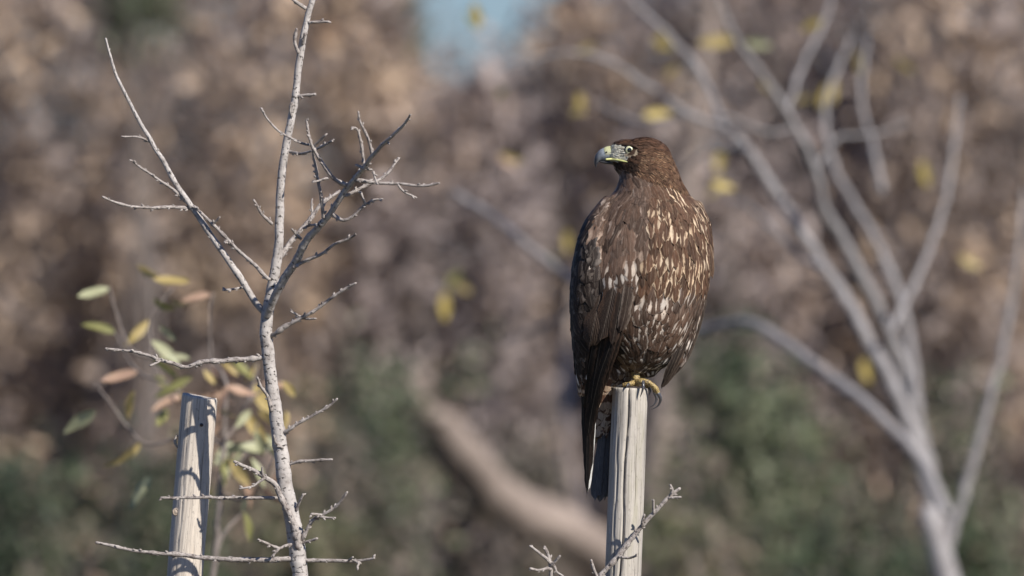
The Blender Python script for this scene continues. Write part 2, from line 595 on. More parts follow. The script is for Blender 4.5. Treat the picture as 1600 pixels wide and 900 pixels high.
def build_young_tree():
    gy = ground_py(0)
    root = thing("young_tree", P(492, gy, 0), "bare young tree with pale grey bark standing beside the leaning stake", "tree")
    trunk = [(490, gy, 34), (486, 2200, 33), (478, 1500, 30), (474, 1150, 28), (470, 960, 26), (469, 900, 25), (464, 860, 27), (455, 800, 25), (446, 760, 24),
             (438, 700, 23), (429, 633, 21), (423, 587, 20), (418, 550, 20), (416, 515, 20), (419, 480, 19), (428, 433, 17),
             (435, 383, 14.5), (437, 337, 14), (439, 283, 13), (449, 217, 12.5), (458, 170, 12), (463, 140, 11.5), (470, 83, 11),
             (479, 33, 10), (488, 0, 9), (500, -70, 8), (508, -150, 6), (512, -230, 3)]
    tr = tube_obj("trunk", pxpts(trunk), M_BARK, root, 20, 0.06, 0.0012, 0.004)
    def B(pts, w0, w1, d0, d1, name="branch", mat=M_TWIG, par=root, **kw):
        return branch(par, name, pxpts(wl(pts, w0, w1), d0, d1), mat, **kw)
    # the right limb and what it carries
    limb = branch(root, "limb", pxpts([(417, 493, 13), (428, 467, 13), (443, 437, 13), (463, 407, 12.5), (476, 380, 12), (496, 357, 11), (516, 333, 10),
                  (536, 303, 8.5), (556, 277, 7.5), (569, 263, 7), (579, 247, 6), (596, 228, 5.2), (616, 210, 4.6), (633, 193, 3.6), (641, 179, 2.2)], -0.010, -0.29),
                  M_BARK, 12, 0.12, 0.0012, 0.02, 0.004)
    LX = [(417, 493), (428, 467), (443, 437), (463, 407), (476, 380), (496, 357), (516, 333), (536, 303), (556, 277), (569, 263), (579, 247), (596, 228), (616, 210), (633, 193), (641, 179)]
    def ld(p):
        """depth of the limb nearest to a pixel"""
        i = min(range(len(LX)), key=lambda k: (LX[k][0] - p[0]) ** 2 + (LX[k][1] - p[1]) ** 2)
        return -0.010 - 0.28 * i / (len(LX) - 1)
    cross = ld((541, 290)) - 0.01
    def T(pts, w0, w1, d0, d1, at=None, **kw):
        a = ld(pts[0]) if at is None else at
        return B(pts, w0, w1, a, a + (d1 - d0), "twig", par=limb, **kw)
    T([(569, 260), (566, 240), (564, 223), (559, 203), (549, 199)], 4.5, 3, -0.075, -0.085)
    T([(582, 243), (576, 217), (564, 193), (560, 174)], 5, 2.6, -0.08, -0.095)
    t = T([(556, 282), (586, 285), (629, 288), (663, 290), (686, 286)], 5.5, 3.2, -0.07, -0.10)
    T([(622, 289), (633, 300), (651, 309)], 3.4, 2.5, -0.085, -0.09)
    T([(540, 306), (569, 291), (592, 281), (606, 270), (615, 258), (624, 247)], 5.5, 3, -0.065, -0.05)
    T([(517, 331), (526, 340), (538, 344), (556, 334), (569, 321), (583, 313), (598, 311)], 6, 2.8, -0.062, -0.09)
    T([(570, 319), (568, 311), (564, 300)], 3.6, 2.6, -0.075, -0.08)
    T([(505, 340), (503, 317), (498, 290), (493, 260), (489, 231)], 5.5, 4, -0.055, -0.055 + cross - ld((505, 340)))
    T([(541, 290), (519, 277), (503, 253), (489, 231), (483, 213), (479, 187)], 6.5, 3, -0.066, -0.075, cross)
    T([(492, 236), (489, 228), (469, 223), (449, 213), (433, 203), (419, 187), (408, 169)], 4, 2.8, -0.072, -0.06, cross)
    B([(453, 237), (469, 240), (486, 236), (506, 228), (521, 218)], 4.6, 3, 0.0, -0.08)
    T([(489, 229), (509, 210)], 3.4, 2.6, -0.073, -0.09, cross)
    T([(513, 278), (502, 281), (488, 285)], 3.2, 2.4, -0.065, -0.07, cross)
    T([(470, 373), (462, 366), (456, 358)], 4.5, 3, -0.042, -0.06)
    T([(474, 357), (484, 352), (494, 352)], 4.0, 2.8, -0.05, -0.07)
    T([(556, 258), (567, 263), (581, 265)], 4.0, 3.0, -0.08, -0.085)
    T([(583, 268), (586, 278), (590, 288)], 3.4, 2.6, -0.07, -0.08)
    T([(458, 418), (483, 405), (506, 395), (526, 380), (546, 372), (556, 367)], 5.5, 3, -0.035, -0.07)
    T([(600, 225), (607, 222)], 3, 2, -0.09, -0.1)
    # branch behind the limb
    B([(433, 410), (453, 380), (476, 353), (499, 323), (516, 308), (531, 298)], 8.5, 4, 0.005, 0.03)
    B([(488, 336), (487, 322), (488, 311)], 3.4, 2.4, 0.02, 0.025)
    # left limb
    ll = branch(root, "limb", pxpts([(415, 490, 11), (398, 472, 10.5), (379, 440, 10.5), (359, 410, 10), (336, 377, 9.5), (316, 347, 9), (299, 323, 8.5), (279, 293, 8),
                (256, 253, 7), (236, 220, 6.3), (205, 166, 5), (180, 112, 4), (165, 60, 2.5)], 0.0, 0.05), M_BARK, 12, 0.1, 0.0012, 0.03, 0.0035)
    Lt = lambda pts, w0, w1, d0, d1: B(pts, w0, w1, d0, d1, "twig", par=ll)
    Lt([(290, 315), (266, 293), (236, 273), (205, 250)], 4.6, 2.6, 0.03, 0.02)
    Lt([(299, 326), (269, 324), (236, 325), (195, 320), (160, 308)], 6, 2.6, 0.03, 0.0)
    Lt([(376, 450), (362, 452), (348, 453)], 3.6, 2.8, 0.01, 0.0)
    Lt([(236, 222), (215, 214), (190, 213)], 3.6, 2.2, 0.04, 0.03)
    b = B([(421, 437), (393, 410), (369, 388), (336, 353), (316, 334), (303, 322)], 5.5, 4, -0.008, 0.02)
    B([(331, 352), (337, 346), (343, 339)], 4, 3, 0.01, 0.0, "twig", par=b)
    B([(362, 384), (355, 380), (350, 378)], 4, 2.5, 0.01, 0.0, "twig", par=b)
    # spurs on the leader
    B([(425, 350), (409, 333), (396, 312)], 5, 3, -0.005, -0.02)
    B([(464, 150), (479, 149), (493, 148)], 4.4, 3.4, -0.003, -0.01)
    B([(482, 35), (500, 34), (514, 34)], 4.6, 3.2, -0.003, -0.01)
    B([(478, 13), (468, 7), (459, 0), (440, -14), (425, -34)], 6, 3, 0, -0.01)
    B([(466, 82), (461, 64), (463, 45)], 5.6, 3.6, -0.004, -0.012)
    B([(473, 68), (477, 52)], 5.0, 3.4, -0.006, -0.014)
    B([(456, 182), (454, 172), (456, 160)], 4, 2.6, -0.006, -0.012)
    B([(492, -20), (515, -55), (530, -100)], 5, 2.5, 0, -0.03)
    B([(503, -90), (484, -125), (470, -170)], 5, 2.5, 0, 0.03)
    # side branches of the trunk
    r1 = B([(424, 525), (433, 520), (449, 508), (469, 497), (496, 482), (519, 465), (540, 451), (556, 442)], 7.5, 3.2, -0.004, -0.05)
    B([(471, 496), (462, 491), (454, 487)], 3.8, 2.8, -0.018, -0.026, "twig", par=r1)
    B([(471, 497), (482, 499), (494, 498)], 3.8, 2.8, -0.018, -0.030, "twig", par=r1)
    l1 = B([(412, 558), (379, 562), (349, 563), (316, 566), (293, 573), (276, 570), (249, 562), (236, 556), (200, 548), (165, 545)], 8.5, 3.6, 0.0, 0.0)
    B([(251, 563), (243, 567), (234, 571)], 4, 3, 0.0, -0.01, "twig", par=l1)
    B([(424, 642), (418, 620), (408, 605), (401, 590)], 5, 3.5, -0.008, -0.022)
    B([(440, 677), (449, 673), (469, 660), (493, 647), (513, 635), (527, 623)], 6, 3.2, -0.004, -0.03)
    B([(443, 726), (455, 724), (469, 721), (495, 719), (519, 718)], 4.6, 3.4, 0, -0.02)
    B([(436, 778), (386, 778), (349, 778), (323, 777), (283, 778), (251, 778)], 5.2, 4, -0.004, 0.0)
    B([(463, 797), (468, 785), (474, 772)], 4.6, 3.2, -0.008, -0.02)
    r2 = B([(466, 850), (474, 837), (489, 813), (503, 805), (523, 793), (534, 782), (543, 769)], 6, 3.2, -0.004, -0.04)
    B([(504, 805), (495, 804), (486, 804)], 3.8, 2.8, -0.022, -0.03, "twig", par=r2)
    B([(500, 808), (512, 809), (524, 809)], 3.8, 2.8, -0.022, -0.03, "twig", par=r2)
    B([(468, 850), (483, 846), (496, 841)], 4.4, 3, -0.006, -0.02)
    s = B([(466, 856), (462, 830), (450, 800), (438, 776), (430, 757), (412, 745), (395, 735), (378, 727), (366, 721)], 13, 4.4, -0.010, -0.03)
    B([(414, 746), (405, 753), (395, 760), (374, 764)], 3.6, 2.6, -0.024, -0.03, "twig", par=s)
    B([(412, 745), (410, 737), (410, 730)], 4, 2.6, -0.024, -0.03, "twig", par=s)
    u = B([(458, 850), (446, 853), (436, 857), (423, 852), (412, 847), (403, 843)], 5, 3.4, -0.008, -0.03)
    B([(436, 857), (428, 866), (424, 870)], 3.4, 2.4, -0.02, -0.02, "twig", par=u)
    B([(458, 873), (409, 875), (369, 875), (326, 872), (289, 868), (256, 865), (236, 863), (195, 858), (150, 848)], 8.5, 4, -0.004, -0.004)
    q = B([(474, 876), (519, 876), (553, 877), (572, 875), (585, 872)], 6.5, 3.4, -0.004, -0.03)
    B([(553, 876), (560, 880), (558, 885)], 3.6, 2.6, -0.02, -0.03, "twig", par=q)
    B([(545, 876), (552, 870)], 3.6, 2.6, -0.02, -0.03, "twig", par=q)
    B([(442, 700), (431, 692), (428, 680)], 4, 3, -0.01, -0.016)
    # below the picture
    B([(470, 960), (420, 930), (350, 935)], 7, 3, 0, -0.02)
    B([(474, 1050), (540, 1010), (610, 990)], 8, 3, 0, -0.02)
build_young_tree()

def build_sapling():
    """the small bare sapling whose twig tips reach up in front of the hawk's post"""
    gy = ground_py(-0.06)
    root = thing("sapling", P(905, gy, -0.06), "small bare sapling with knobbly twigs reaching up in front of the hawk's post", "sapling")
    tube_obj("trunk", pxpts([(905, gy, 18), (900, 1700, 16), (907, 1250, 14), (903, 1080, 12), (905, 1000, 10)], -0.06), M_BARK, root, 12, 0.1, 0.002, 0.006)
    a = branch(root, "branch", pxpts([(905, 1010, 9), (912, 950, 8.6), (926, 920, 8.2), (939, 900, 8), (962, 874, 7.6), (985, 845, 7.4), (1002, 822, 7), (1022, 802, 6.6), (1040, 782, 6), (1049, 773, 5.4), (1062, 763, 4.6)], -0.06, -0.075), M_TWIG, 10)
    tw = lambda pts, w0, w1, d0, d1, par: branch(par, "twig", pxpts(wl(pts, w0, w1), d0, d1), M_TWIG, buds=0.008, budsize=0.003)
    tw([(1047, 775), (1050, 766), (1047, 758)], 4.6, 3.4, -0.074, -0.08, a)
    tw([(1045, 778), (1054, 777), (1064, 777)], 4.4, 3.4, -0.074, -0.08, a)
    tw([(1022, 802), (1021, 791), (1021, 781)], 4.4, 3, -0.073, -0.08, a)
    tw([(1003, 822), (1005, 812), (1007, 804)], 4.6, 3.6, -0.072, -0.08, a)
    tw([(967, 870), (982, 872), (995, 868)], 4.2, 3.2, -0.07, -0.085, a)
    tw([(935, 905), (929, 894), (926, 884), (924, 875)], 5, 3.6, -0.065, -0.07, a)
    b = branch(root, "branch", pxpts([(904, 1030, 8), (880, 960, 7), (862, 915, 6.2), (861, 890, 6), (857, 869, 5.2), (851, 854, 3.6)], -0.06, -0.08), M_TWIG, 10)
    tw([(860, 880), (853, 872), (841, 862), (828, 853)], 5, 3.6, -0.077, -0.085, b)
    tw([(861, 890), (855, 888), (841, 891), (828, 888)], 5, 3.4, -0.077, -0.085, b)
    tw([(861, 884), (868, 876), (875, 868)], 4.6, 3.4, -0.077, -0.085, b)
    tw([(861, 878), (867, 886), (869, 894), (880, 901)], 4.2, 3.2, -0.077, -0.07, b)
    tw([(904, 1010), (880, 985), (850, 965)], 5, 3, -0.06, -0.1, root)
build_sapling()

# ------------------------------------------------------------------ posts
def post_mesh(top, bot, r_top, r_bot, ztop, cracks, seed, segs=96, rings=150, notch=None):
    """leaning round post; top, bot world points; cracks: list of (angle_fn(v), depth, width_rad, v0, v1) v=metres below the top"""
    axis = (Vector(top) - Vector(bot))
    L = axis.length
    axis.normalize()
    u = Vector((1, 0, 0)); u = (u - axis * u.dot(axis)).normalized()
    w = axis.cross(u)            # points away from the camera-ish (+y)
    V, U, F = [], [], []
    # finer rings near the top
    vs = np.concatenate([np.linspace(0, 0.45, rings), np.linspace(0.45, L, 30)[1:]])
    def radius(an, v):
        f = v / L
        r = r_top + (r_bot - r_top) * f
        r *= 1 + 0.035 * noise.noise(Vector((math.cos(an) * 1.3, math.sin(an) * 1.3, v * 3.0 + seed)))
        r *= 1 + 0.012 * noise.noise(Vector((math.cos(an) * 9, math.sin(an) * 9, v * 5 + seed)))
        for fn, dep, wid, v0, v1 in cracks:
            if v0 <= v <= v1:
                e = min(1.0, (v1 - v) / 0.04 + 0.05)
                if v0 > 0: e = min(e, (v - v0) / 0.04)
                d = (an - fn(v) + math.pi) % (2 * math.pi) - math.pi
                r -= dep * e * max(0.0, 1 - abs(d) / (wid * (0.5 + 0.5 * e)))
        return r
    for i, v in enumerate(vs):
        cpt = Vector(top) - axis * v
        for k in range(segs):
            an = 2 * math.pi * k / segs
            r = radius(an, v)
            if i == 0: r *= 0.965
            dz = 0.0
            if i <= 3:
                dz = ztop(an) * (1 - i / 4)
            V.append(cpt + (u * math.cos(an) + w * math.sin(an)) * r + axis * dz)
            U.append((k / segs, L - v))
    for i in range(len(vs) - 1):
        for k in range(segs):
            k2 = (k + 1) % segs
            F.append((i * segs + k2, i * segs + k, (i + 1) * segs + k, (i + 1) * segs + k2))
    # top: inner rings, slightly rough
    base = 0
    for rr in (0.7, 0.35):
        st = len(V)
        for k in range(segs):
            an = 2 * math.pi * k / segs
            r = radius(an, 0) * rr
            V.append(Vector(top) + (u * math.cos(an) + w * math.sin(an)) * r + axis * (ztop(an) * rr - 0.0006 + 0.0006 * noise.noise(Vector((an * 3, rr * 9, seed)))))
            U.append((k / segs, L + 0.02 * (1 - rr)))
        for k in range(segs):
            k2 = (k + 1) % segs
            F.append((base + k, base + k2, st + k2, st + k))
        base = st
    V.append(Vector(top)); U.append((0.5, L + 0.03))
    for k in range(segs):
        F.append((base + k, base + (k + 1) % segs, len(V) - 1))
    return mesh_np("post", V, F, U)

def build_posts():
    # hawk's post
    bot_px = 972 - (ground_py(0) - 900) * (13 / 295.0)
    top = P(985, 606, 0)
    gb = P(985 - (ground_py(0) - 606) * 13 / 295.0, ground_py(0), 0)
    gb.z = -0.25
    root = thing("wooden_post", (gb.x, gb.y, 0), "weathered grey round wooden post with a long crack, the hawk perched on top", "post", "wooden stakes")
    fr = -math.pi / 2       # angle that faces the camera (w points to +y)
    cr = [(lambda v: fr - 0.10 - 0.28 * v + 0.05 * math.sin(v * 40), 0.009, 0.075, 0, 1.2),
          (lambda v: fr - 0.62 + 0.03 * math.sin(v * 60), 0.003, 0.05, 0.05, 0.7),
          (lambda v: fr + 0.55 + 0.05 * math.sin(v * 33), 0.002, 0.05, 0.0, 0.13),
          (lambda v: fr + 2.2, 0.006, 0.07, 0, 0.9)]
    me = post_mesh(top, gb, 27.5 / S, 33.0 / S, lambda an: 0.0, cr, 2.0)
    link("shaft", me, M_POST, root)
    # leaning stake by the young tree
    dy = 0.125
    k = 26.5 / 283.0
    top = P(312, 619, dy)
    gb = P(312 - (ground_py(dy) - 619) * k, ground_py(dy), dy); gb.z = -0.25
    root = thing("wooden_post", (gb.x, gb.y, 0), "leaning pale wooden stake behind the young tree, branch shadows across it", "post", "wooden stakes")
    cr = [(lambda v: fr + 0.38 + 0.08 * math.sin(v * 30), 0.003, 0.05, 0.17, 0.6),
          (lambda v: fr - 0.5 + 0.04 * math.sin(v * 50), 0.0016, 0.05, 0.0, 0.5),
          (lambda v: fr + 0.62, 0.0025, 0.06, 0.0, 0.2),
          (lambda v: fr + 1.8, 0.006, 0.07, 0, 0.9)]
    me = post_mesh(top, gb, 27.8 / S, 32.0 / S, lambda an: 0.003 * math.cos(an + 0.4) * -1 + (0.0022 if abs(an - 5.9) < 0.25 else 0), cr, 9.0)
    link("shaft", me, M_POST2, root)
    # nail and knot
    p = P(315, 664, dy - 0.0255)
    V, F, U = tube_arrays([(p.x, p.y + 0.004, p.z, 0.0014), (p.x, p.y - 0.0004, p.z, 0.0014), (p.x, p.y - 0.0006, p.z, 0.0024), (p.x, p.y - 0.0016, p.z, 0.0022)], 10)
    link("nail", mesh_np("nail", V, F, U), mat_plain("rusty_nail", (0.09, 0.07, 0.06), 0.5, 0.5, metal=0.6), root)
    p = P(273, 800, dy - 0.019)
    V, F, U = tube_arrays([(p.x + 0.003, p.y + 0.008, p.z, 0.006), (p.x + 0.0008, p.y + 0.0022, p.z, 0.0052), (p.x + 0.0006, p.y + 0.0014, p.z, 0.003)], 14)
    link("knot", mesh_np("knot", V, F, U), mat_plain("knot_wood", (0.33, 0.27, 0.22), 0.8, 0.2, 0.35, 400), root)
    # a chip of split wood
    p = P(275.5, 690, dy - 0.004)
    V, F, U = tube_arrays([(p.x + 0.001, p.y, p.z + 0.009, 0.0012), (p.x - 0.0018, p.y, p.z, 0.0022), (p.x + 0.001, p.y, p.z - 0.008, 0.0012)], 6)
    link("splinter", mesh_np("splinter", V, F, U), M_POST2, root)
build_posts()

# ------------------------------------------------------------------ the hawk
def build_hawk():
    root = thing("hawk", P(985, 605, 0), "brown hawk with pale flecked breast perched on the cracked post, head turned to its right", "hawk")
    X = lambda px, py, d=0.0: P(px, py, d / S)
    # ---- body: overlapping lofts fused into one skin
    bm = bmesh.new()
    def loft(rows, segs=40):
        rings = []
        for (py, xl, xr, df, db) in rows:
            cx, hw = (xl + xr) / 2, (xr - xl) / 2
            ring = []
            for k in range(segs):
                an = 2 * math.pi * k / segs
                d = -df if math.sin(an) < 0 else db
                cz, hd = 0, abs(d)
                ring.append(bm.verts.new(X(cx + hw * math.cos(an), py, 0 + hd * math.sin(an))))
            rings.append(ring)
        for a, b in zip(rings[:-1], rings[1:]):
            for k in range(segs):
                bm.faces.new((a[k], a[(k + 1) % segs], b[(k + 1) % segs], b[k]))
        bm.faces.new(rings[0][::-1]); bm.faces.new(rings[-1])
    def loft_off(rows, segs=32):
        """rows (px,py,rx,rd,dcentre): horizontal rings"""
        rings = []
        for (cx, py, rx, rd, dc) in rows:
            rings.append([bm.verts.new(X(cx + rx * math.cos(2 * math.pi * k / segs), py, dc + rd * math.sin(2 * math.pi * k / segs))) for k in range(segs)])
        for a, b in zip(rings[:-1], rings[1:]):
            for k in range(segs):
                bm.faces.new((a[k], a[(k + 1) % segs], b[(k + 1) % segs], b[k]))
        bm.faces.new(rings[0][::-1]); bm.faces.new(rings[-1])
    def ell(cx, cy, rx, rz, rd, dc=0.0, rot=0.0):
        m = bmesh.ops.create_icosphere(bm, subdivisions=4, radius=1.0)
        for v in m['verts']:
            x, y, z = v.co
            xx, zz = x * rx, z * rz
            c, s = math.cos(rot), math.sin(rot)
            v.co = X(cx + xx * c - zz * s, cy - (xx * s + zz * c), dc + y * rd)
    TORSO = [(278, 982, 1058, 36, 40), (300, 962, 1071, 50, 55), (320, 938, 1090, 66, 68), (345, 920, 1102, 78, 80), (380, 905, 1109, 86, 88),
             (420, 899, 1110, 90, 90), (460, 899, 1102, 88, 88), (495, 906, 1090, 82, 82), (525, 922, 1076, 68, 72), (548, 940, 1062, 52, 62),
             (566, 955, 1048, 34, 50), (576, 968, 1030, 18, 38)]
    loft(TORSO)
    # folded right wing (towards the picture's left)
    loft_off([(956, 308, 12, 16, -18), (947, 326, 18, 24, -22), (939, 346, 24, 31, -25), (932, 380, 30, 40, -28), (930, 420, 35, 42, -30), (929, 470, 38, 40, -28),
              (928, 520, 34, 34, -24), (927, 560, 29, 26, -18), (925, 595, 22, 18, -10), (922, 620, 14, 10, -4)])
    # folded left wing, mostly hidden behind the body
    loft_off([(1080, 315, 14, 20, 18), (1088, 350, 22, 32, 22), (1092, 400, 22, 36, 25), (1085, 460, 18, 32, 26), (1072, 520, 14, 26, 26), (1056, 570, 10, 16, 24)])
    # head, brow, face, chin, neck
    ell(1006, 249, 43, 34, 33)
    ell(980, 237, 28, 18.5, 22, 0, -0.10)
    ell(968, 244, 19, 14, 20)
    ell(990, 258, 30, 20, 26)
    loft_off([(1010, 240, 36, 30, 0), (1014, 262, 43, 38, 0), (1016, 280, 47, 44, 0), (1018, 300, 56, 54, 0), (1018, 320, 66, 62, 0)])
    # vent below the belly, carrying the tail
    loft_off([(975, 560, 38, 38, 16), (960, 590, 28, 26, 22), (948, 625, 20, 15, 26), (942, 655, 14, 9, 27), (938, 685, 9, 5, 28)])
    # thigh
    loft_off([(1010, 525, 42, 40, 0), (1004, 560, 26, 26, -4), (996, 582, 11, 12, -6)])
    loft_off([(1034, 530, 32, 36, 20), (1024, 565, 20, 24, 20), (1010, 588, 10, 12, 14)])
    me0 = bpy.data.meshes.new("tmp"); bm.normal_update(); bm.to_mesh(me0); bm.free()
    o0 = bpy.data.objects.new("tmp", me0); COL.objects.link(o0)
    mo = o0.modifiers.new("r", 'REMESH'); mo.mode = 'VOXEL'; mo.voxel_size = 0.0026
    ms = o0.modifiers.new("s", 'SMOOTH'); ms.factor = 0.5; ms.iterations = 6
    dg = bpy.context.evaluated_depsgraph_get()
    ev = o0.evaluated_get(dg)
    me = bpy.data.meshes.new_from_object(ev)
    bpy.data.objects.remove(o0); bpy.data.meshes.remove(me0)
    me.name = "body"
    smooth(me)
    bvh = BVHTree.FromPolygons([v.co.copy() for v in me.vertices], [tuple(p.vertices) for p in me.polygons])
    def front(px, py):
        """depth (px) of the body surface seen at the pixel, or None"""
        o = Vector((0, -D, Z0)); d = (X(px, py) - o).normalized()
        h = bvh.ray_cast(o, d)
        return None if h[0] is None else h[0].y * S
    nv = len(me.vertices)
    co = np.zeros(nv * 3); me.vertices.foreach_get("co", co); co = co.reshape(-1, 3)
    px = 800 + co[:, 0] * S * D / (D + co[:, 1]); py = 450 - (co[:, 2] - Z0) * S * D / (D + co[:, 1])
    c = np.tile(np.array([0.055, 0.033, 0.022, 1.0]), (nv, 1))
    lore = (px < 981) & (px > 945) & (py > 226) & (py < 252) & (py > 226 + np.maximum(0, (px - 965)) * 0.25)
    c[lore] = (0.58, 0.55, 0.45, 1)
    ring = ((px - 985) ** 2 + ((py - 235) * 1.05) ** 2 < 12.5 ** 2) & ((px - 985) ** 2 + (py - 235) ** 2 > 8 ** 2) & (py > 233)
    c[ring] = (0.30, 0.24, 0.17, 1)
    a = me.color_attributes.new(name="Col", type='FLOAT_COLOR', domain='POINT')
    a.data.foreach_set("color", c.astype(np.float32).ravel())
    body = link("body", me, mat_vcol("down", 0.8, 0.15, 0.5, 700.0), root)

    # ---- feathers
    def feather(path_fn, L, Wd, col, col2, col3, nu=5, nv_=7, tip=0.5, camber=0.12, ragged=0.05, point=1.0, rnd=random):
        """path_fn(t)-> (pos, tangent, normal); returns verts, faces, uv, colours"""
        V, U = [], []
        for j in range(nv_):
            t = j / (nv_ - 1)
            p, tg, nm = path_fn(t)
            side = tg.cross(nm).normalized()
            # width profile: quick rise, full middle, rounded or pointed tip
            if t < tip: wprof = 0.45 + 0.55 * math.sin(min(1.0, t / tip) * math.pi / 2)
            else:
                q = (t - tip) / (1 - tip)
                wprof = max(0.05, (1 - q ** (2.0 / point)) ** (0.5 * point))
            for i in range(nu):
                u = -1 + 2 * i / (nu - 1)
                rg = 1 + (rnd.uniform(-ragged, ragged) * (1 + 3 * t) if abs(u) > 0.9 else 0)
                off = side * (u * Wd * 0.5 * wprof * rg) - nm * (camber * Wd * 0.5 * wprof * u * u)
                if j == nv_ - 1: off += tg * (rnd.uniform(-0.05, 0.03) * L - abs(u) * 0.02 * L)
                V.append(p + off); U.append((i / (nu - 1), t))
        F = [(j * nu + i, j * nu + i + 1, (j + 1) * nu + i + 1, (j + 1) * nu + i) for j in range(nv_ - 1) for i in range(nu - 1)]
        n = len(V)
        return V, F, U, np.tile((*col, 1.0), (n, 1)), np.tile((*col2, 1.0), (n, 1)), np.tile((*col3, 1.0), (n, 1))

    def fmesh(name, fl):
        V, F, U = [], [], []
        for f in fl:
            o = len(V); V += f[0]; U += f[2]
            F += [tuple(i + o for i in q) for q in f[1]]
        C = {k: np.concatenate([f[i] for f in fl]) for k, i in (("Col", 3), ("Col2", 4), ("Col3", 5))}
        return mesh_np(name, V, F, U, C)

    tors = np.array(TORSO, dtype=float)
    def cxw(y):
        xl = np.interp(y, tors[:, 0], tors[:, 1]); xr = np.interp(y, tors[:, 0], tors[:, 2])
        return (xl + xr) / 2, (xr - xl) / 2
    def flow(v):
        x, y = PIX(v)
        d_dn = None
        yy = min(max(y, 280), 595)
        c0, w0 = cxw(yy); c1, w1 = cxw(yy + 8)
        kx = max(-1.1, min(1.1, (x - c0) / max(w0, 5)))
        dn = Vector((((c1 - c0) + kx * (w1 - w0)) * (0.45 if yy < 360 else 1.0), 0.0, -8.0))
        if x < 958 and y > 575: dn = Vector((-14, 0, -80))
        if y < 310:
            hd = Vector((x - 935, v.y * S * 0.9, -(y - 236)))
            w = min(1.0, max(0.0, (y - 262) / 45.0))
            if hd.length > 0: hd.normalize()
            dn = hd * (1 - w) + dn.normalized() * w
        return dn.normalized()

    lst = []           # (screen size, front-facing, feather)
    pts_acc = {}
    def ok(p, r):
        k = (int(p.x / 0.02), int(p.y / 0.02), int(p.z / 0.02))
        for a_ in (-1, 0, 1):
            for b_ in (-1, 0, 1):
                for c_ in (-1, 0, 1):
                    for q, rq in pts_acc.get((k[0] + a_, k[1] + b_, k[2] + c_), ()):
                        if (q - p).length < min(r, rq): return False
        pts_acc.setdefault(k, []).append((p, r))
        return True
    polys = me.polygons
    areas = np.array([p.area for p in polys]); cum = np.cumsum(areas) / areas.sum()
    rnd = random.Random(11)
    def cj(c, a=0.22):
        f = 1 + rnd.uniform(-a, a); g = rnd.uniform(-0.05, 0.05)
        return (c[0] * f * (1 + g), c[1] * f, c[2] * f * (1 - g))
    tries = 46000
    idx = np.searchsorted(cum, RNG.random(tries))
    vco = [v.co for v in me.vertices]
    for ii in idx:
        p = polys[min(int(ii), len(polys) - 1)]
        vv = [vco[i] for i in p.vertices]
        s, t = rnd.random(), rnd.random()
        pos = vv[0].lerp(vv[1], s).lerp(vv[-1].lerp(vv[2], s), t)
        n = Vector(p.normal)
        x, y = PIX(pos)
        # bare lores, eye, beak base
        lores = x < 979 and 226 < y < 251 and x > 940 and y > 227 + max(0, x - 965) * 0.2
        if (x - 984.5) ** 2 + (y - 235) ** 2 < 9.5 ** 2: continue
        if x < 950 and y < 262: continue
        if x < 936 and y > 598: continue
        fl = flow(pos)
        tg = fl - n * fl.dot(n)
        if tg.length < 0.15: continue
        tg.normalize()
        hi = noise.noise(pos * 30.0)
        edge, spot, bars, pale = 0.0, 0.0, 0.0, (0.5, 0.4, 0.3)
        lift = 0.055; point = 1.0
        crown = max(0.0, min(1.0, (255 - y) / 40))
        if lores:
            L, Wd, sp = rnd.uniform(4, 7), rnd.uniform(1.6, 2.6), 2.2
            col = (0.60, 0.57, 0.47) if rnd.random() < 0.86 else (0.26, 0.24, 0.2); lift = 0.02; point = 1.6; edge = 0.3; pale = (0.5, 0.48, 0.4)
        elif y < 262 or (y < 300 and x > 972 + (y - 262) * 0.5 and hi > -2 and y < 262 + (x - 960) * 0.35):
            L, Wd, sp = rnd.uniform(9, 14), rnd.uniform(3.2, 5.0), 3.0
            if x < 985: L, Wd, sp = L * 0.7, Wd * 0.8, 2.4
            col = (0.080, 0.040, 0.023)
            if y > 253 and x < 1010: col = (0.035, 0.021, 0.014)
            if y > 236 and x > 992:
                edge = 0.9 if rnd.random() < 0.45 else 0.1; pale = (0.36, 0.225, 0.13); col = (0.085, 0.043, 0.024)
            else: edge = 0.25; pale = (0.17, 0.10, 0.06)
            lift = 0.05; point = 1.5
        elif x < 958 and y > 578:
            L, Wd, sp = rnd.uniform(32, 42), rnd.uniform(13, 18), 9.0
            col = (0.13, 0.065, 0.04); pale = (0.58, 0.44, 0.32); bars = 1.0; edge = 0.2
        else:
            c0, w0 = cxw(min(max(y, 280), 595)); kx = (x - c0) / max(w0, 5)
            L, Wd, sp = rnd.uniform(30, 42), rnd.uniform(15, 22), 8.0
            if y < 330: L, Wd, sp = L * 0.75, Wd * 0.75, 5.0
            col = (0.105, 0.062, 0.042); pale = (0.50, 0.41, 0.32)
            if x < 935 + max(0, (y - 400)) * 0.15 and y < 560:       # wing coverts
                col = (0.028, 0.020, 0.017); edge = 0.35 if rnd.random() < 0.5 else 0.1; spot = 0.35 if rnd.random() < 0.22 else 0; pale = (0.30, 0.25, 0.21)
                L, Wd = L * 0.95, Wd * 1.05
            elif y < 395 and x < 1015:                              # plain mantle
                col = (0.115, 0.072, 0.051); edge = 0.3 + max(0, hi) * 0.6; spot = 0.75 if rnd.random() < (0.10 if y < 345 else 0.34) else 0; pale = (0.42, 0.32, 0.25); lift = 0.02
                L, Wd = L * 1.2, Wd * 1.2
            elif y < 440 and x >= 1000:                            # streaked upper breast
                col = (0.092, 0.048, 0.029); point = 1.5; Wd *= 0.85
                edge = 1.0 if rnd.random() < 0.5 + hi * 0.9 else 0.15; pale = (0.66, 0.50, 0.34); spot = 0.7 if rnd.random() < 0.3 else 0
            elif y < 520:
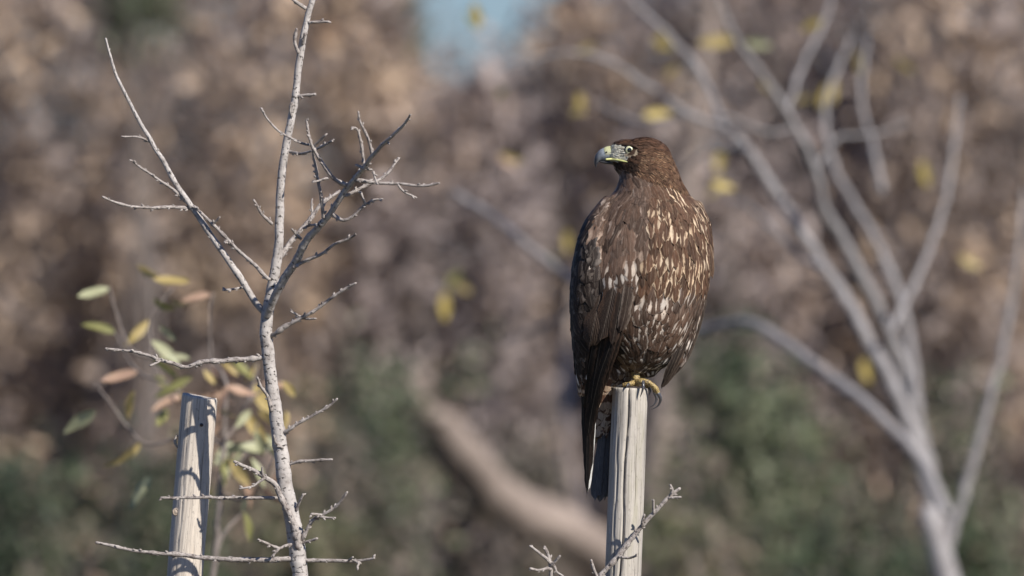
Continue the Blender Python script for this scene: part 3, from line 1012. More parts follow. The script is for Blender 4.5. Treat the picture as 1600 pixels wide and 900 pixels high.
                col = (0.092, 0.054, 0.037); edge = 0.85 if rnd.random() < 0.42 + hi * 0.8 else 0.12; spot = 1.0 if rnd.random() < 0.42 + hi * 0.6 else 0.05; pale = (0.62, 0.52, 0.43)
                if x > 1070: point = 1.6; Wd *= 0.7
            else:
                col = (0.075, 0.045, 0.031); edge = 0.3; spot = 1.0 if rnd.random() < 0.45 else 0.0; pale = (0.70, 0.62, 0.54)
                if y > 545 and x > 1005: col = (0.055, 0.035, 0.026); Wd *= 0.7; point = 1.6
                if y > 548 and 960 < x < 1003: col = (0.16, 0.11, 0.07); spot = 0; Wd *= 0.6; L *= 0.7; point = 1.7
            if y > 545 and x > 955: L *= 0.72
            if y > 572 and x > 958: L *= 0.6
        if not ok(pos, sp / S): continue
        L /= S; Wd /= S
        jt = rnd.uniform(-0.22, 0.22)
        tg = (Matrix.Rotation(jt, 3, n) @ tg).normalized()
        lf = lift * rnd.uniform(0.6, 1.6)
        p0 = pos - n * 0.0012
        base_h = rnd.uniform(0.0004, 0.0014)
        # march down the skin so that the vane follows the body and its tip stands off a little
        pl = []
        q, tcur = p0.copy(), tg.copy()
        K = 6
        for kk in range(K + 1):
            tt = kk / K
            h = bvh.find_nearest(q)
            nn = Vector(h[1]) if h[0] is not None and (h[0] - q).length < L * 0.6 else n
            if nn.dot(n) < -0.2: nn = n
            hgt = base_h + L * lf * tt * (1.0 - 0.25 * tt) if kk else -0.0006
            pos_k = (h[0] if (h[0] is not None and (h[0] - q).length < L * 0.6) else q) + nn * hgt
            fk = flow(q); fk = fk - nn * fk.dot(nn)
            if fk.length > 0.2:
                fk = Matrix.Rotation(jt, 3, nn) @ fk.normalized()
                tcur = (tcur * 0.65 + fk * 0.35)
            tcur = (tcur - nn * tcur.dot(nn)).normalized()
            pl.append((pos_k, tcur.copy(), nn.copy()))
            q = q + tcur * (L / K)
        def path(tt, pl=pl, K=K):
            g = min(K - 1, int(tt * K)); fr_ = tt * K - g
            nm_ = pl[g][2].lerp(pl[g + 1][2], fr_).normalized()
            tg_ = pl[g][1].lerp(pl[g + 1][1], fr_).normalized()
            return pl[g][0].lerp(pl[g + 1][0], fr_), tg_, nm_
        f = feather(path, L, Wd, cj(col, 0.38), (edge, spot, bars), cj(pale, 0.12), 5, 9 if L * S > 18 else 6, 0.5, 0.15, 0.08, point, rnd)
        vis = n.y < 0.1
        lst.append((L * Wd * (1.0 if vis else 0.01), f))
    lst.sort(key=lambda q: -q[0])
    for k, (s_, f) in enumerate(lst[:280]):
        link("feather", fmesh("feather", [f]), M_FEATHER, root)
    if len(lst) > 280:
        tag(link("plumage", fmesh("plumage", [q[1] for q in lst[280:]]), M_FEATHER, root), kind="stuff")
    print("contour feathers", len(lst))

    # ---- long feathers
    def longf(name, pts, w, col, col2, col3, twist=0.0, nu=5, nv_=18, point=1.2, tip=0.75, mat=M_FEATHER):
        """pts [(px,py,depth_px or None)]; None = lies on the body surface"""
        P3 = []
        for ip, (x, y, d) in enumerate(pts):
            if d is None:
                f0 = front(x, y); d = (f0 if f0 is not None else 0) + (3.0 if ip == 0 else -4.0)     # roots tucked under the coverts
            P3.append(np.array(X(x, y, d)))
        cc = np.array(catmull(P3, 6))
        Ls = np.concatenate([[0], np.cumsum(np.linalg.norm(np.diff(cc, axis=0), axis=1))])
        def path(t):
            s = t * Ls[-1]
            p = Vector([np.interp(s, Ls, cc[:, k]) for k in range(3)])
            p2 = Vector([np.interp(min(s + 0.003, Ls[-1]), Ls, cc[:, k]) for k in range(3)])
            p1 = Vector([np.interp(max(s - 0.003, 0), Ls, cc[:, k]) for k in range(3)])
            tg = (p2 - p1).normalized()
            nm = Vector((math.sin(twist), -math.cos(twist), 0.1))
            nm = (nm - tg * nm.dot(tg)).normalized()
            return p, tg, nm
        f = feather(path, Ls[-1], w / S, cj(col, 0.12), col2, col3, nu, nv_, tip, 0.2, 0.04, point, rnd)
        return link(name, fmesh(name, [f]), mat, root)
    DK = (0.012, 0.009, 0.0078); RU = (0.14, 0.08, 0.05)
    # tertials and secondaries of the near wing, laid over the coverts
    longf("wing_feather", [(930, 475, None), (917, 530, -52), (908, 580, -30), (905, 618, -8)], 20, DK, (0.2, 0, 0), RU, -0.75)
    longf("wing_feather", [(941, 470, None), (926, 540, -56), (915, 600, -26), (911, 640, -2)], 20, DK, (0.15, 0, 0), RU, -0.6)
    longf("wing_feather", [(955, 465, None), (940, 530, -66), (927, 600, -36), (919, 660, -2)], 22, DK, (0.35, 0, 0), RU, -0.45)
    longf("wing_feather", [(968, 462, None), (956, 530, -74), (936, 590, -46), (922, 655, -8), (919, 690, 4)], 22, DK, (0.25, 0, 0), RU, -0.3)
    longf("wing_feather", [(980, 455, None), (970, 510, -80), (950, 570, -58), (929, 625, -22), (921, 668, 0)], 18, DK, (0.3, 0, 0), RU, -0.15)
    longf("wing_feather", [(944, 425, None), (936, 470, None), (927, 510, -72), (920, 545, -60)], 36, (0.050, 0.034, 0.025), (0.3, 0, 0), RU, -0.42, 7, 14, 0.9, 0.6)
    longf("wing_feather", [(962, 420, None), (956, 460, None), (947, 500, -80), (938, 530, -74)], 34, (0.036, 0.024, 0.018), (0.5, 0, 0), RU, -0.22, 7, 14, 0.9, 0.6)
    longf("wing_feather", [(985, 415, None), (982, 455, None), (975, 495, -90), (968, 520, -86)], 20, (0.050, 0.034, 0.026), (0.5, 0, 0), (0.3, 0.24, 0.19), -0.05)
    longf("wing_feather", [(976, 425, None), (970, 465, None), (962, 510, -84), (956, 540, -78)], 20, (0.030, 0.021, 0.017), (0.4, 0, 0), RU, -0.1)
    # primaries reaching to the tail tip
    longf("wing_feather", [(930, 560, -30), (920, 630, -10), (917, 700, 6), (917, 776, 12)], 13, DK, (0.15, 0, 0), RU, -0.5, point=1.5)
    longf("wing_feather", [(938, 560, -30), (926, 640, -8), (921, 700, 8), (918, 760, 12)], 14, DK, (0.1, 0, 0), RU, -0.35, point=1.5)
    longf("wing_feather", [(922, 560, -22), (912, 630, -4), (914, 690, 8), (914, 735, 12)], 12, DK, (0.15, 0, 0), RU, -0.7, point=1.5)
    # left wing behind the right flank
    for (pts, w) in (([(1106, 380, 18), (1104, 440, 24), (1090, 505, 28), (1066, 565, 22), (1044, 594, 16)], 16),
                     ([(1098, 400, 10), (1094, 470, 14), (1076, 530, 12), (1052, 580, 8), (1034, 609, 4)], 16),
                     ([(1085, 480, 0), (1068, 540, -8), (1048, 580, -10), (1031, 611, -6)], 13),
                     ([(1070, 520, -22), (1052, 565, -26), (1037, 598, -16)], 12)):
        longf("wing_feather", pts, w, (0.026, 0.018, 0.014), (0.25, 0, 0), (0.22, 0.17, 0.13), 0.5, point=1.4)
    longf("wing_feather", [(1096, 345, None), (1108, 385, -14), (1113, 415, -6), (1113, 437, 0)], 13, (0.09, 0.055, 0.036), (0.5, 0, 0), (0.4, 0.29, 0.19), 0.8, point=1.4)
    longf("wing_feather", [(1098, 380, None), (1106, 420, -10), (1104, 450, -4)], 12, (0.07, 0.045, 0.032), (0.5, 0, 0), (0.4, 0.29, 0.19), 0.8, point=1.4)
    # tail
    GT = (0.135, 0.130, 0.128)
    for (x0, x1, d, w, ed) in ((944, 929, 20, 17, 0.0), (949, 937, 24, 18, 0.0), (953, 944, 28, 18, 0.0), (958, 952, 32, 18, 0.0), (962, 960, 36, 18, 0.0), (967, 968, 33, 18, 0), (971, 974, 38, 16, 0)):
        longf("tail_feather", [(x0, 640, d), ((x0 * 0.6 + x1 * 0.4), 700, d + 1), ((x0 + 3 * x1) / 4, 750, d), (x1, 783 - abs(x1 - 937) * 0.15, d - 2)], w, GT, (ed, 0, 0.16), (0.045, 0.043, 0.043), -0.25, point=0.8, tip=0.9)
    longf("tail_feather", [(930, 655, 13), (926, 700, 15), (922, 740, 16), (918, 772, 16)], 6.5, (0.70, 0.68, 0.64), (0, 0, 0), (0.5, 0.5, 0.5), 0.1, 3, 12, 1.2, 0.8)

    # ---- eye, brow, beak, mouth line
    eye_x, eye_y = 983.5, 234.5
    for sgn in (1, -1):
        d = front(eye_x, eye_y)
        d = d if sgn == 1 else -d
        cen = X(eye_x, eye_y, d + sgn * 4.2)
        def disk(name, r, rz, off, mat, par, h=0.35):
            b_ = bmesh.new()
            bmesh.ops.create_uvsphere(b_, u_segments=28, v_segments=18, radius=1.0)
            for v in b_.verts:
                v.co = Vector((cen.x + v.co.x * r / S, cen.y + (v.co.y * r * h - sgn * off) / S, cen.z + v.co.z * rz / S))
            m_ = bpy.data.meshes.new(name); b_.to_mesh(m_); b_.free(); smooth(m_)
            return link(name, m_, mat, par)
        rim = disk("eye_rim", 8.2, 8.2, 2.4, mat_plain("dark_eye_rim", (0.025, 0.02, 0.018), 0.5), root, 0.4)
        e = disk("eye", 6.8, 6.8, 3.4, mat_plain("pale_iris", (0.55, 0.54, 0.34), 0.12, 0.6, 0.15, 900, 1.0), root, 0.5)
        disk("pupil", 3.5, 3.5, 6.4, mat_plain("pupil", (0.004, 0.004, 0.004), 0.06, 0.6, 0.0, 10, 1.0), e, 0.25)
        # brow shelf
        fb = lambda x_, y_, o_: (lambda f0: X(x_, y_, sgn * (f0 + o_)))(front(x_, y_) or -18)
        q = [(964, 226.5, 1), (974, 226.0, -1.5), (984, 226.5, -3.4), (993, 229, -2), (999, 234, 1)]
        rr = [1.0, 2.3, 3.0, 2.4, 1.0]
        V, F, U = tube_arrays([(*fb(x_, y_, o_), r_ / S) for (x_, y_, o_), r_ in zip(q, rr)], 10)
        link("brow", mesh_np("brow", V, F, U, {"Col": np.tile((0.05, 0.028, 0.018, 1), (len(V), 1))}), mat_vcol("brow_feathering", 0.8, 0.2, 0.6, 800), root)
        # mouth line
        q = [(947, 249.0, -1.2), (956, 248.6, -2), (966, 250.2, -2), (975, 252.0, -1.8), (981, 253.0, 0.2)]
        V, F, U = tube_arrays([(*fb(x_, y_, o_), r_ / S) for (x_, y_, o_), r_ in zip(q, (1.7, 1.9, 1.7, 1.4, 0.8))], 10)
        link("gape", mesh_np("gape", V, F, U), mat_plain("yellow_gape", (0.50, 0.50, 0.20), 0.45, 0.4, 0.15), root)
    def beakloft(rows, segs=24):
        """rows (cx,cy,half height,half width,tilt) rings across the beak"""
        V, F = [], []
        for (cx, cy, hh, hw, ang) in rows:
            for k in range(segs):
                an = 2 * math.pi * k / segs
                a_ = math.sin(an); b_ = math.cos(an)
                # narrower along the culmen than along the cutting edge
                wfac = 1.0 if a_ < 0 else 1.0 - 0.35 * a_
                V.append(X(cx + a_ * hh * math.sin(ang), cy - a_ * hh * math.cos(ang), b_ * hw * wfac))
        n = len(rows)
        for i in range(n - 1):
            for k in range(segs):
                F.append((i * segs + k, i * segs + (k + 1) % segs, (i + 1) * segs + (k + 1) % segs, (i + 1) * segs + k))
        F.append(tuple(range(segs))[::-1]); F.append(tuple(range((n - 1) * segs, n * segs)))
        return V, F
    rows = [(954, 242, 10.5, 12, 0), (951, 241.3, 11, 11.6, -0.05), (948, 241, 11, 10.8, -0.12), (942, 242.5, 10, 8.6, -0.3), (937.5, 245, 8.0, 6.4, -0.55), (934.2, 248.2, 5.6, 5.0, -0.85), (932.2, 252, 3.6, 3.4, -1.2), (931.0, 256, 2.2, 2.2, -1.4), (930.8, 259, 1.3, 1.3, -1.5), (931.4, 262, 0.4, 0.4, -1.57)]
    # resample for smoothness
    cs = np.array(catmull(rows, 5))
    V, F = beakloft([tuple(r_) for r_ in cs])
    bx = [PIX(v) for v in V]
    cb = []
    for (x_, y_) in bx:
        t_ = min(1, max(0, (947 - x_) / 16))
        if y_ > 254: t_ = 1
        c1 = np.array((0.30, 0.33, 0.36)); c2 = np.array((0.035, 0.035, 0.042))
        cb.append((*(c1 * (1 - t_ ** 1.6) + c2 * t_ ** 1.6), 1))
    beak = link("beak", mesh_np("beak", V, F, None, {"Col": np.array(cb)}), mat_vcol("blue_grey_beak", 0.38, 0.45, 0.15, 500), root)
    cr_rows = [(956, 239.6, 10.4, 12.4, 0), (954, 239.2, 11.2, 12.8, -0.05), (949, 239.4, 10.6, 11.6, -0.12), (945.5, 240.2, 9.4, 10.2, -0.2), (944.6, 240.5, 8.2, 8.8, -0.22)]
    V, F = beakloft([tuple(r_) for r_ in np.array(catmull(cr_rows, 4))])
    cc = []
    for v in V:
        x_, y_ = PIX(v)
        t_ = min(1, max(0, (y_ - 233) / 12))
        a1 = np.array((0.50, 0.50, 0.27)); a2 = np.array((0.45, 0.44, 0.37))
        cc.append((*(a1 * (1 - t_) + a2 * t_), 1))
    cere = link("cere", mesh_np("cere", V, F, None, {"Col": np.array(cc)}), mat_vcol("yellow_green_cere", 0.5, 0.4, 0.2, 600), beak)
    for sgn in (1, -1):
        b_ = bmesh.new(); bmesh.ops.create_uvsphere(b_, u_segments=12, v_segments=8, radius=1.0)
        for v in b_.verts:
            v.co = X(947.6 + v.co.x * 1.6, 238 - v.co.z * 1.5, sgn * (-10.6 + v.co.y * 1.2))
        m_ = bpy.data.meshes.new("nostril"); b_.to_mesh(m_); b_.free()
        link("nostril", m_, mat_plain("nostril", (0.02, 0.018, 0.015), 0.7), cere)
    V, F = beakloft([tuple(r_) for r_ in np.array(catmull([(966, 254.5, 4.5, 12, 0), (955, 254, 3.4, 8.5, 0), (946, 253.6, 2.6, 6.0, 0), (939, 252.8, 1.6, 3.6, 0), (936, 252.2, 0.5, 1.2, 0)], 4))])
    link("lower_beak", mesh_np("lower_beak", V, F, None, {"Col": np.tile((0.06, 0.06, 0.065, 1), (len(V), 1))}), mat_vcol("dark_lower_beak", 0.4, 0.4), root)

    # ---- feet
    mf, ft, fb_ = new_mat("yellow_scaly_foot")
    tcf = N(ft, "ShaderNodeTexCoord")
    vo = N(ft, "ShaderNodeTexVoronoi", i_Scale=480.0)
    ft.links.new(tcf.outputs["Object"], vo.inputs["Vector"])
    rf = ramp(ft, [(0.15, (0.42, 0.32, 0.13)), (0.5, (0.34, 0.24, 0.09)), (0.75, (0.12, 0.085, 0.05))])
    ft.links.new(vo.outputs["Distance"], rf.inputs[0])
    ft.links.new(rf.outputs[0], fb_.inputs["Base Color"])
    bpf = N(ft, "ShaderNodeBump", i_Strength=0.7, i_Distance=0.001); bpf.invert = True
    ft.links.new(vo.outputs["Distance"], bpf.inputs["Height"]); ft.links.new(bpf.outputs[0], fb_.inputs["Normal"])
    fb_.inputs["Roughness"].default_value = 0.5
    mt = mat_plain("dark_talon", (0.06, 0.058, 0.062), 0.22, 0.6, 0.3, 200)
    def toe(par, pts, w0, w1, tal):
        n = len(pts)
        path = [(*X(x, y, d), (w0 + (w1 - w0) * i / (n - 1)) / 2 / S) for i, (x, y, d) in enumerate(pts)]
        V, F, U = tube_arrays(path, 12, 0.22, 0.0, 0.0012)
        o = link("toe", mesh_np("toe", V, F, U), mf, par)
        k = len(tal)
        tp = [(*X(x, y, d), (w1 * 0.8 * (1 - i / (k - 1)) + 0.5) / 2 / S) for i, (x, y, d) in enumerate(tal)]
        V, F, U = tube_arrays(tp, 10)
        link("talon", mesh_np("talon", V, F, U), mt, o)
    for (fx, fd) in ((994, -12), (1002, 14)):
        V, F, U = tube_arrays([(*X(fx - 2, 572, fd + 6), 9.0 / S), (*X(fx - 1, 583, fd + 3), 6.8 / S), (*X(fx, 592, fd), 6.6 / S), (*X(fx + 2, 599, fd), 7.6 / S)], 14, 0.15, 0, 0.0015)
        foot = link("foot", mesh_np("foot", V, F, U), mf, root)
        if fd < 0:
            toe(foot, [(994, 596, -12), (1004, 595, -18), (1014, 598, -20), (1023, 605, -18), (1028, 614, -14)], 9, 8, [(1028, 614, -15), (1032, 624, -13), (1028, 634, -10), (1018, 640, -8)])
            toe(foot, [(994, 597, -12), (999, 597, -22), (1004, 597, -29)], 10, 7.5, [(1004, 596, -28), (1005, 604, -33), (1003, 613, -33), (1000, 621, -30)])
            toe(foot, [(993, 597, -12), (987, 599, -20), (983, 600, -26)], 9, 7, [(983, 600, -25), (980, 602, -30), (979, 606, -31.5)])
            toe(foot, [(993, 598, -10), (983, 600, -6), (974, 601, -2)], 8, 6.5, [(974, 601, -2), (967, 603, 0), (962, 605, 1)])
        else:
            toe(foot, [(1002, 597, 14), (1012, 598, 12), (1021, 605, 8), (1024, 614, 6)], 9, 7.5, [(1023, 613, 6), (1026, 622, 6), (1023, 631, 6), (1016, 636, 6)])
            toe(foot, [(1002, 598, 14), (1008, 599, 20), (1012, 604, 24)], 8, 7, [(1012, 603, 24), (1016, 610, 26), (1014, 618, 24)])
            toe(foot, [(1001, 598, 14), (994, 600, 18), (984, 601, 18)], 8, 7, [(984, 601, 18), (978, 603, 20), (974, 606, 20)])
build_hawk()

# ------------------------------------------------------------------ leaves
def leaf_mesh(name, L, Wd, bend, cup, mat, seed):
    r = random.Random(seed)
    V, U, F = [], [], []
    nv_, nu = 10, 5
    for j in range(nv_):
        t = j / (nv_ - 1)
        w = Wd * 0.5 * max(0.02, math.sin(math.pi * t ** 0.85) ** 0.8 if 0 < t < 1 else 0.02)
        for i in range(nu):
            u = -1 + 2 * i / (nu - 1)
            V.append((u * w, t * L, -bend * L * t * t + cup * w * u * u + 0.02 * L * math.sin(t * 9 + seed) * u))
            U.append((i / (nu - 1), t))
    for j in range(nv_ - 1):
        for i in range(nu - 1):
            F.append((j * nu + i, j * nu + i + 1, (j + 1) * nu + i + 1, (j + 1) * nu + i))
    me = mesh_np(name, V, F, U)
    me.materials.append(mat)
    return me

LM = {
    'yellow': mat_leaf("yellow_leaf", (0.42, 0.32, 0.10), (0.54, 0.42, 0.17), (0.52, 0.36, 0.20)),
    'gold': mat_leaf("golden_leaf", (0.52, 0.38, 0.09), (0.60, 0.45, 0.13), (0.45, 0.39, 0.14)),
    'pink': mat_leaf("pinkish_leaf", (0.42, 0.25, 0.17), (0.52, 0.34, 0.25), (0.46, 0.33, 0.15)),
    'olive': mat_leaf("olive_leaf", (0.16, 0.17, 0.06), (0.28, 0.27, 0.10), (0.38, 0.33, 0.12)),
    'pale': mat_leaf("pale_green_leaf", (0.34, 0.36, 0.20), (0.45, 0.45, 0.27), (0.48, 0.42, 0.24)),
}
LEAF = {}
for kx, mx in LM.items():
    LEAF[kx] = [leaf_mesh("leaf", 1.0, w, b, c, mx, i) for i, (w, b, c) in enumerate(((0.30, 0.25, 0.3), (0.36, -0.15, 0.2), (0.26, 0.45, 0.4)))]

def put_leaf(parent, kind, p0, p1, roll, seed=0):
    """leaf from p0 (stalk) to p1 (tip), world points; roll turns the blade about its axis (0 = blade faces the camera)"""
    me = LEAF[kind][seed % 3]
    o = bpy.data.objects.new("leaf", me)
    COL.objects.link(o)
    d = Vector(p1) - Vector(p0)
    y = d.normalized()
    f = Vector((0, -1, 0.0))
    z = (f - y * f.dot(y))
    z = z.normalized() if z.length > 0.05 else y.orthogonal().normalized()
    z = Matrix.Rotation(roll, 3, y) @ z
    x = y.cross(z)
    m = Matrix((x, y, z)).transposed().to_4x4()
    L = d.length
    m = Matrix.Translation(Vector(p0)) @ m @ Matrix.Diagonal((L, L, L, 1))
    off = Vector((0, 0, 0)); q = parent
    while q is not None:
        off += q.location; q = q.parent
    o.parent = parent
    o.matrix_local = Matrix.Translation(-off) @ m
    return o

def build_leafy_sapling():
    """leafy autumn sapling a step behind the stake"""
    dy = 2.9
    gy = ground_py(dy)
    root = thing("leafy_sapling", P(300, gy, dy), "slender sapling with yellow and pinkish autumn leaves behind the leaning stake", "sapling")
    r = random.Random(5)
    tube_obj("trunk", pxpts([(300, gy, 20), (305, 1500, 17), (318, 1050, 13), (335, 880, 10), (345, 760, 9), (350, 690, 8), (352, 620, 7)], dy), M_STEM, root, 10, 0.1, 0.003, 0.02)
    specs = [
        # stalk, tip, kind, roll
        ((330, 570), (380, 606), 'pink', 0.6), ((364, 560), (395, 600), 'olive', 0.9), ((352, 610), (308, 628), 'pink', 0.7),
        ((360, 600), (332, 652), 'pink', 0.9), ((352, 604), (398, 622), 'pink', 0.9), ((378, 640), (424, 702), 'yellow', 0.15),
        ((440, 596), (468, 622), 'yellow', 0.3), ((396, 600), (420, 650), 'yellow', 0.5), ((402, 565), (392, 600), 'yellow', 0.9),
        ((395, 690), (345, 712), 'pale', 0.5), ((372, 700), (424, 704), 'pale', 0.7), ((350, 705), (376, 768), 'yellow', 0.4),
        ((392, 715), (420, 760), 'pale', 0.8), ((352, 716), (346, 760), 'olive', 0.7), ((380, 745), (405, 796), 'pink', 0.6),
        ((410, 760), (440, 795), 'pink', 0.7), ((365, 690), (335, 730), 'pale', 0.2), ((400, 680), (440, 690), 'pale', 0.8),
        ((330, 460), (282, 466), 'pink', 0.6), ((296, 440), (240, 442), 'yellow', 0.9), ((240, 466), (274, 498), 'olive', 0.5),
        ((236, 532), (284, 566), 'pale', 0.6), ((238, 560), (284, 585), 'olive', 0.9), ((290, 600), (240, 612), 'olive', 0.5),
        ((285, 620), (238, 632), 'pink', 0.8), ((262, 640), (240, 668), 'olive', 0.2), ((280, 612), (300, 640), 'yellow', 0.6),
        ((345, 660), (320, 690), 'pink', 0.9), ((340, 640), (365, 655), 'yellow', 1.0), ((330, 600), (350, 640), 'pink', 1.1),
        ((232, 500), (200, 540), 'yellow', 0.4), ((215, 580), (160, 600), 'pink', 0.7), ((210, 610), (190, 660), 'yellow', 0.3),
        ((180, 520), (130, 500), 'olive', 0.6), ((150, 640), (100, 670), 'pale', 0.6), ((220, 690), (180, 740), 'yellow', 0.8),
        ((380, 800), (400, 850), 'olive', 0.8), ((330, 760), (300, 800), 'olive', 0.7), ((447, 640), (452, 680), 'yellow', 1.0),
        ((236, 745), (200, 790), 'pale', 0.5), ((410, 600), (450, 604), 'pink', 0.5), ((372, 590), (352, 560), 'yellow', 0.6), ((404, 640), (440, 668), 'yellow', 0.5),
        ((392, 640), (366, 668), 'pale', 0.3), ((398, 672), (420, 720), 'pale', 0.2), ((378, 706), (352, 742), 'pale', 0.1), ((360, 720), (392, 760), 'yellow', 0.2), ((420, 700), (452, 730), 'pale', 0.5),
        ((350, 640), (322, 660), 'pink', 0.4), ((336, 600), (318, 580), 'yellow', 0.5), ((296, 560), (252, 552), 'pale', 0.6), ((300, 590), (268, 600), 'olive', 0.3), ((262, 600), (236, 590), 'olive', 0.4),
        ((428, 740), (446, 784), 'pink', 0.4), ((395, 770), (372, 800), 'pale', 0.4), ((250, 510), (276, 530), 'pale', 0.6), ((268, 470), (300, 486), 'olive', 0.7), ((250, 430), (205, 420), 'yellow', 0.6), ((170, 450), (120, 470), 'pale', 0.7),
    ]
    tips = {}
    tw = [[(345, 760), (362, 735), (380, 715), (395, 690), (402, 660)], [(350, 690), (372, 660), (386, 630), (396, 600), (402, 568)],
          [(352, 620), (354, 600), (345, 580), (330, 560), (328, 500), (332, 458)], [(350, 700), (310, 660), (285, 618), (262, 600), (240, 560), (236, 500), (270, 450)],
          [(310, 660), (262, 690), (220, 690), (180, 640), (150, 600)], [(262, 600), (215, 580), (180, 520)], [(345, 770), (380, 780), (410, 760), (440, 690)],
          [(386, 630), (420, 600), (440, 595)], [(335, 870), (352, 830), (380, 800)], [(240, 560), (200, 540), (170, 450)]]
    for i, pts in enumerate(tw):
        dz = dy + r.uniform(-0.12, 0.12)
        branch(root, "branch", pxpts(wl(pts, 5.5, 2.5), dy, dz), M_STEM, 6, 0.1, 0.002, 0, 0)
    for i, (a, b, k, roll) in enumerate(specs):
        d0 = dy + r.uniform(-0.15, 0.2)
        put_leaf(root, k, P(*a, d0), P(*b, d0 + r.uniform(-0.035, 0.035)), roll * r.choice((-1, 1)), i)
build_leafy_sapling()

def build_bare_tree():
    """grey bare branches with a few last yellow leaves, well behind the hawk"""
    dy = 8.5
    base = P(1560, ground_py(dy), dy)
    root = thing("bare_tree", base, "bare grey tree behind the hawk with a few last yellow leaves", "tree")
    tr = [(1560, ground_py(dy), 70), (1545, 1700, 60), (1520, 1200, 50), (1490, 950, 42), (1450, 800, 34)]
    tube_obj("trunk", pxpts(tr, dy), M_BARK_GREY, root, 14, 0.06, 0.004, 0.03)
    r = random.Random(3)
    def B(pts, w0, w1, d0=dy, d1=None, par=root, nm="branch"):
        return tube_obj(nm, pxpts(wl(pts, w0 * 0.78, w1 * 0.78), d0, d1 if d1 is not None else d0 + 0.2), M_BARK_GREY, par, 8, 0.12, 0.004, 0.012)
    a = B([(1500, 960), (1440, 720), (1395, 600), (1364, 545), (1330, 480), (1290, 420), (1240, 340), (1200, 280), (1165, 230), (1130, 200), (1080, 180), (1020, 140), (940, 92), (860, 85), (780, 110)], 32, 4)
    B([(1135, 205), (1112, 150), (1085, 100), (1040, 50), (985, 0), (940, -60)], 13, 7, par=a, nm="twig")
    B([(1075, 178), (1000, 190), (930, 160)], 9, 5, par=a, nm="twig")
    b = B([(1480, 860), (1430, 640), (1390, 520), (1350, 440), (1318, 375), (1290, 330), (1276, 270), (1245, 200), (1200, 130), (1150, 60), (1110, -30)], 30, 8, dy + 0.3, dy - 0.2)
    B([(1276, 265), (1310, 215), (1364, 210), (1420, 190)], 9, 5, dy, dy, b, "twig")
    B([(1245, 200), (1200, 205), (1130, 180)], 8, 5, dy, dy, b, "twig")
    B([(1230, 170), (1255, 100), (1290, 30), (1310, -60)], 10, 6, dy, dy + .4, b, "twig")
    B([(1450, 800), (1420, 520), (1375, 390), (1330, 310), (1300, 250), (1290, 160), (1330, 60)], 20, 7, dy + 0.7, dy + 1.0)
    B([(1480, 800), (1440, 720), (1364, 640), (1310, 597), (1260, 560), (1215, 527), (1170, 504), (1130, 508), (1085, 516), (1020, 505), (960, 478), (900, 440), (830, 388), (770, 338), (705, 300)], 24, 13, dy - 0.6, dy + 0.6)
    B([(900, 480), (850, 510), (790, 535)], 10, 6, dy + 0.4, dy + 0.6)
    B([(1290, 420), (1250, 400), (1180, 330), (1140, 310)], 9, 5, dy, dy + 0.3, a, "twig")
    B([(1380, 300), (1364, 230), (1345, 150), (1355, 60)], 12, 6, dy + 0.5, dy + 0.8)
    B([(1390, 520), (1440, 420), (1480, 300), (1500, 150)], 14, 6, dy, dy + 0.5)
    B([(1480, 860), (1540, 650), (1580, 480), (1600, 300)], 20, 8, dy, dy)
    B([(1165, 232), (1100, 240), (1060, 275)], 8, 5, dy, dy + 0.2, a, "twig")
    leaves = [((740, 4), (752, 38), 'gold'), ((728, 20), (748, 44), 'olive'), ((905, 145), (907, 178), 'gold'), ((912, 165), (893, 182), 'yellow'), ((1005, 180), (1048, 178), 'gold'), ((1125, 232), (1122, 270), 'gold'),
              ((885, 360), (888, 394), 'gold'), ((694, 456), (694, 500), 'gold'), ((700, 430), (738, 456), 'yellow'), ((720, 420), (700, 450), 'olive'), ((1300, 118), (1300, 160), 'yellow'), ((1296, 130), (1282, 168), 'gold'),
              ((1288, 28), (1252, 44), 'gold'), ((1040, 44), (1030, 78), 'yellow'), ((1022, 60), (1052, 74), 'gold'), ((1190, 128), (1212, 142), 'gold'), ((1165, 66), (1205, 70), 'pale'), ((782, 240), (816, 250), 'yellow'), ((780, 244), (804, 262), 'pink'),
              ((1112, 285), (1146, 296), 'gold'), ((1128, 290), (1106, 306), 'yellow'), ((1348, 560), (1356, 598), 'gold'), ((1270, 150), (1244, 158), 'yellow'), ((1150, 62), (1092, 68), 'yellow'), ((1340, 80), (1350, 118), 'yellow'),
              ((930, 70), (906, 80), 'yellow'), ((860, 390), (872, 412), 'olive'), ((790, 135), (776, 152), 'olive'), ((1400, 90), (1430, 110), 'yellow'), ((1440, 250), (1450, 290), 'gold'), ((1500, 400), (1530, 420), 'yellow'), ((1060, 100), (1040, 120), 'yellow')]
    for i, (p, q, k) in enumerate(leaves):
        d = dy + r.uniform(-0.5, 2.5)
        put_leaf(root, k, P(*p, d), P(*q, d + 0.02), r.uniform(-0.5, 0.5), 1)
build_bare_tree()

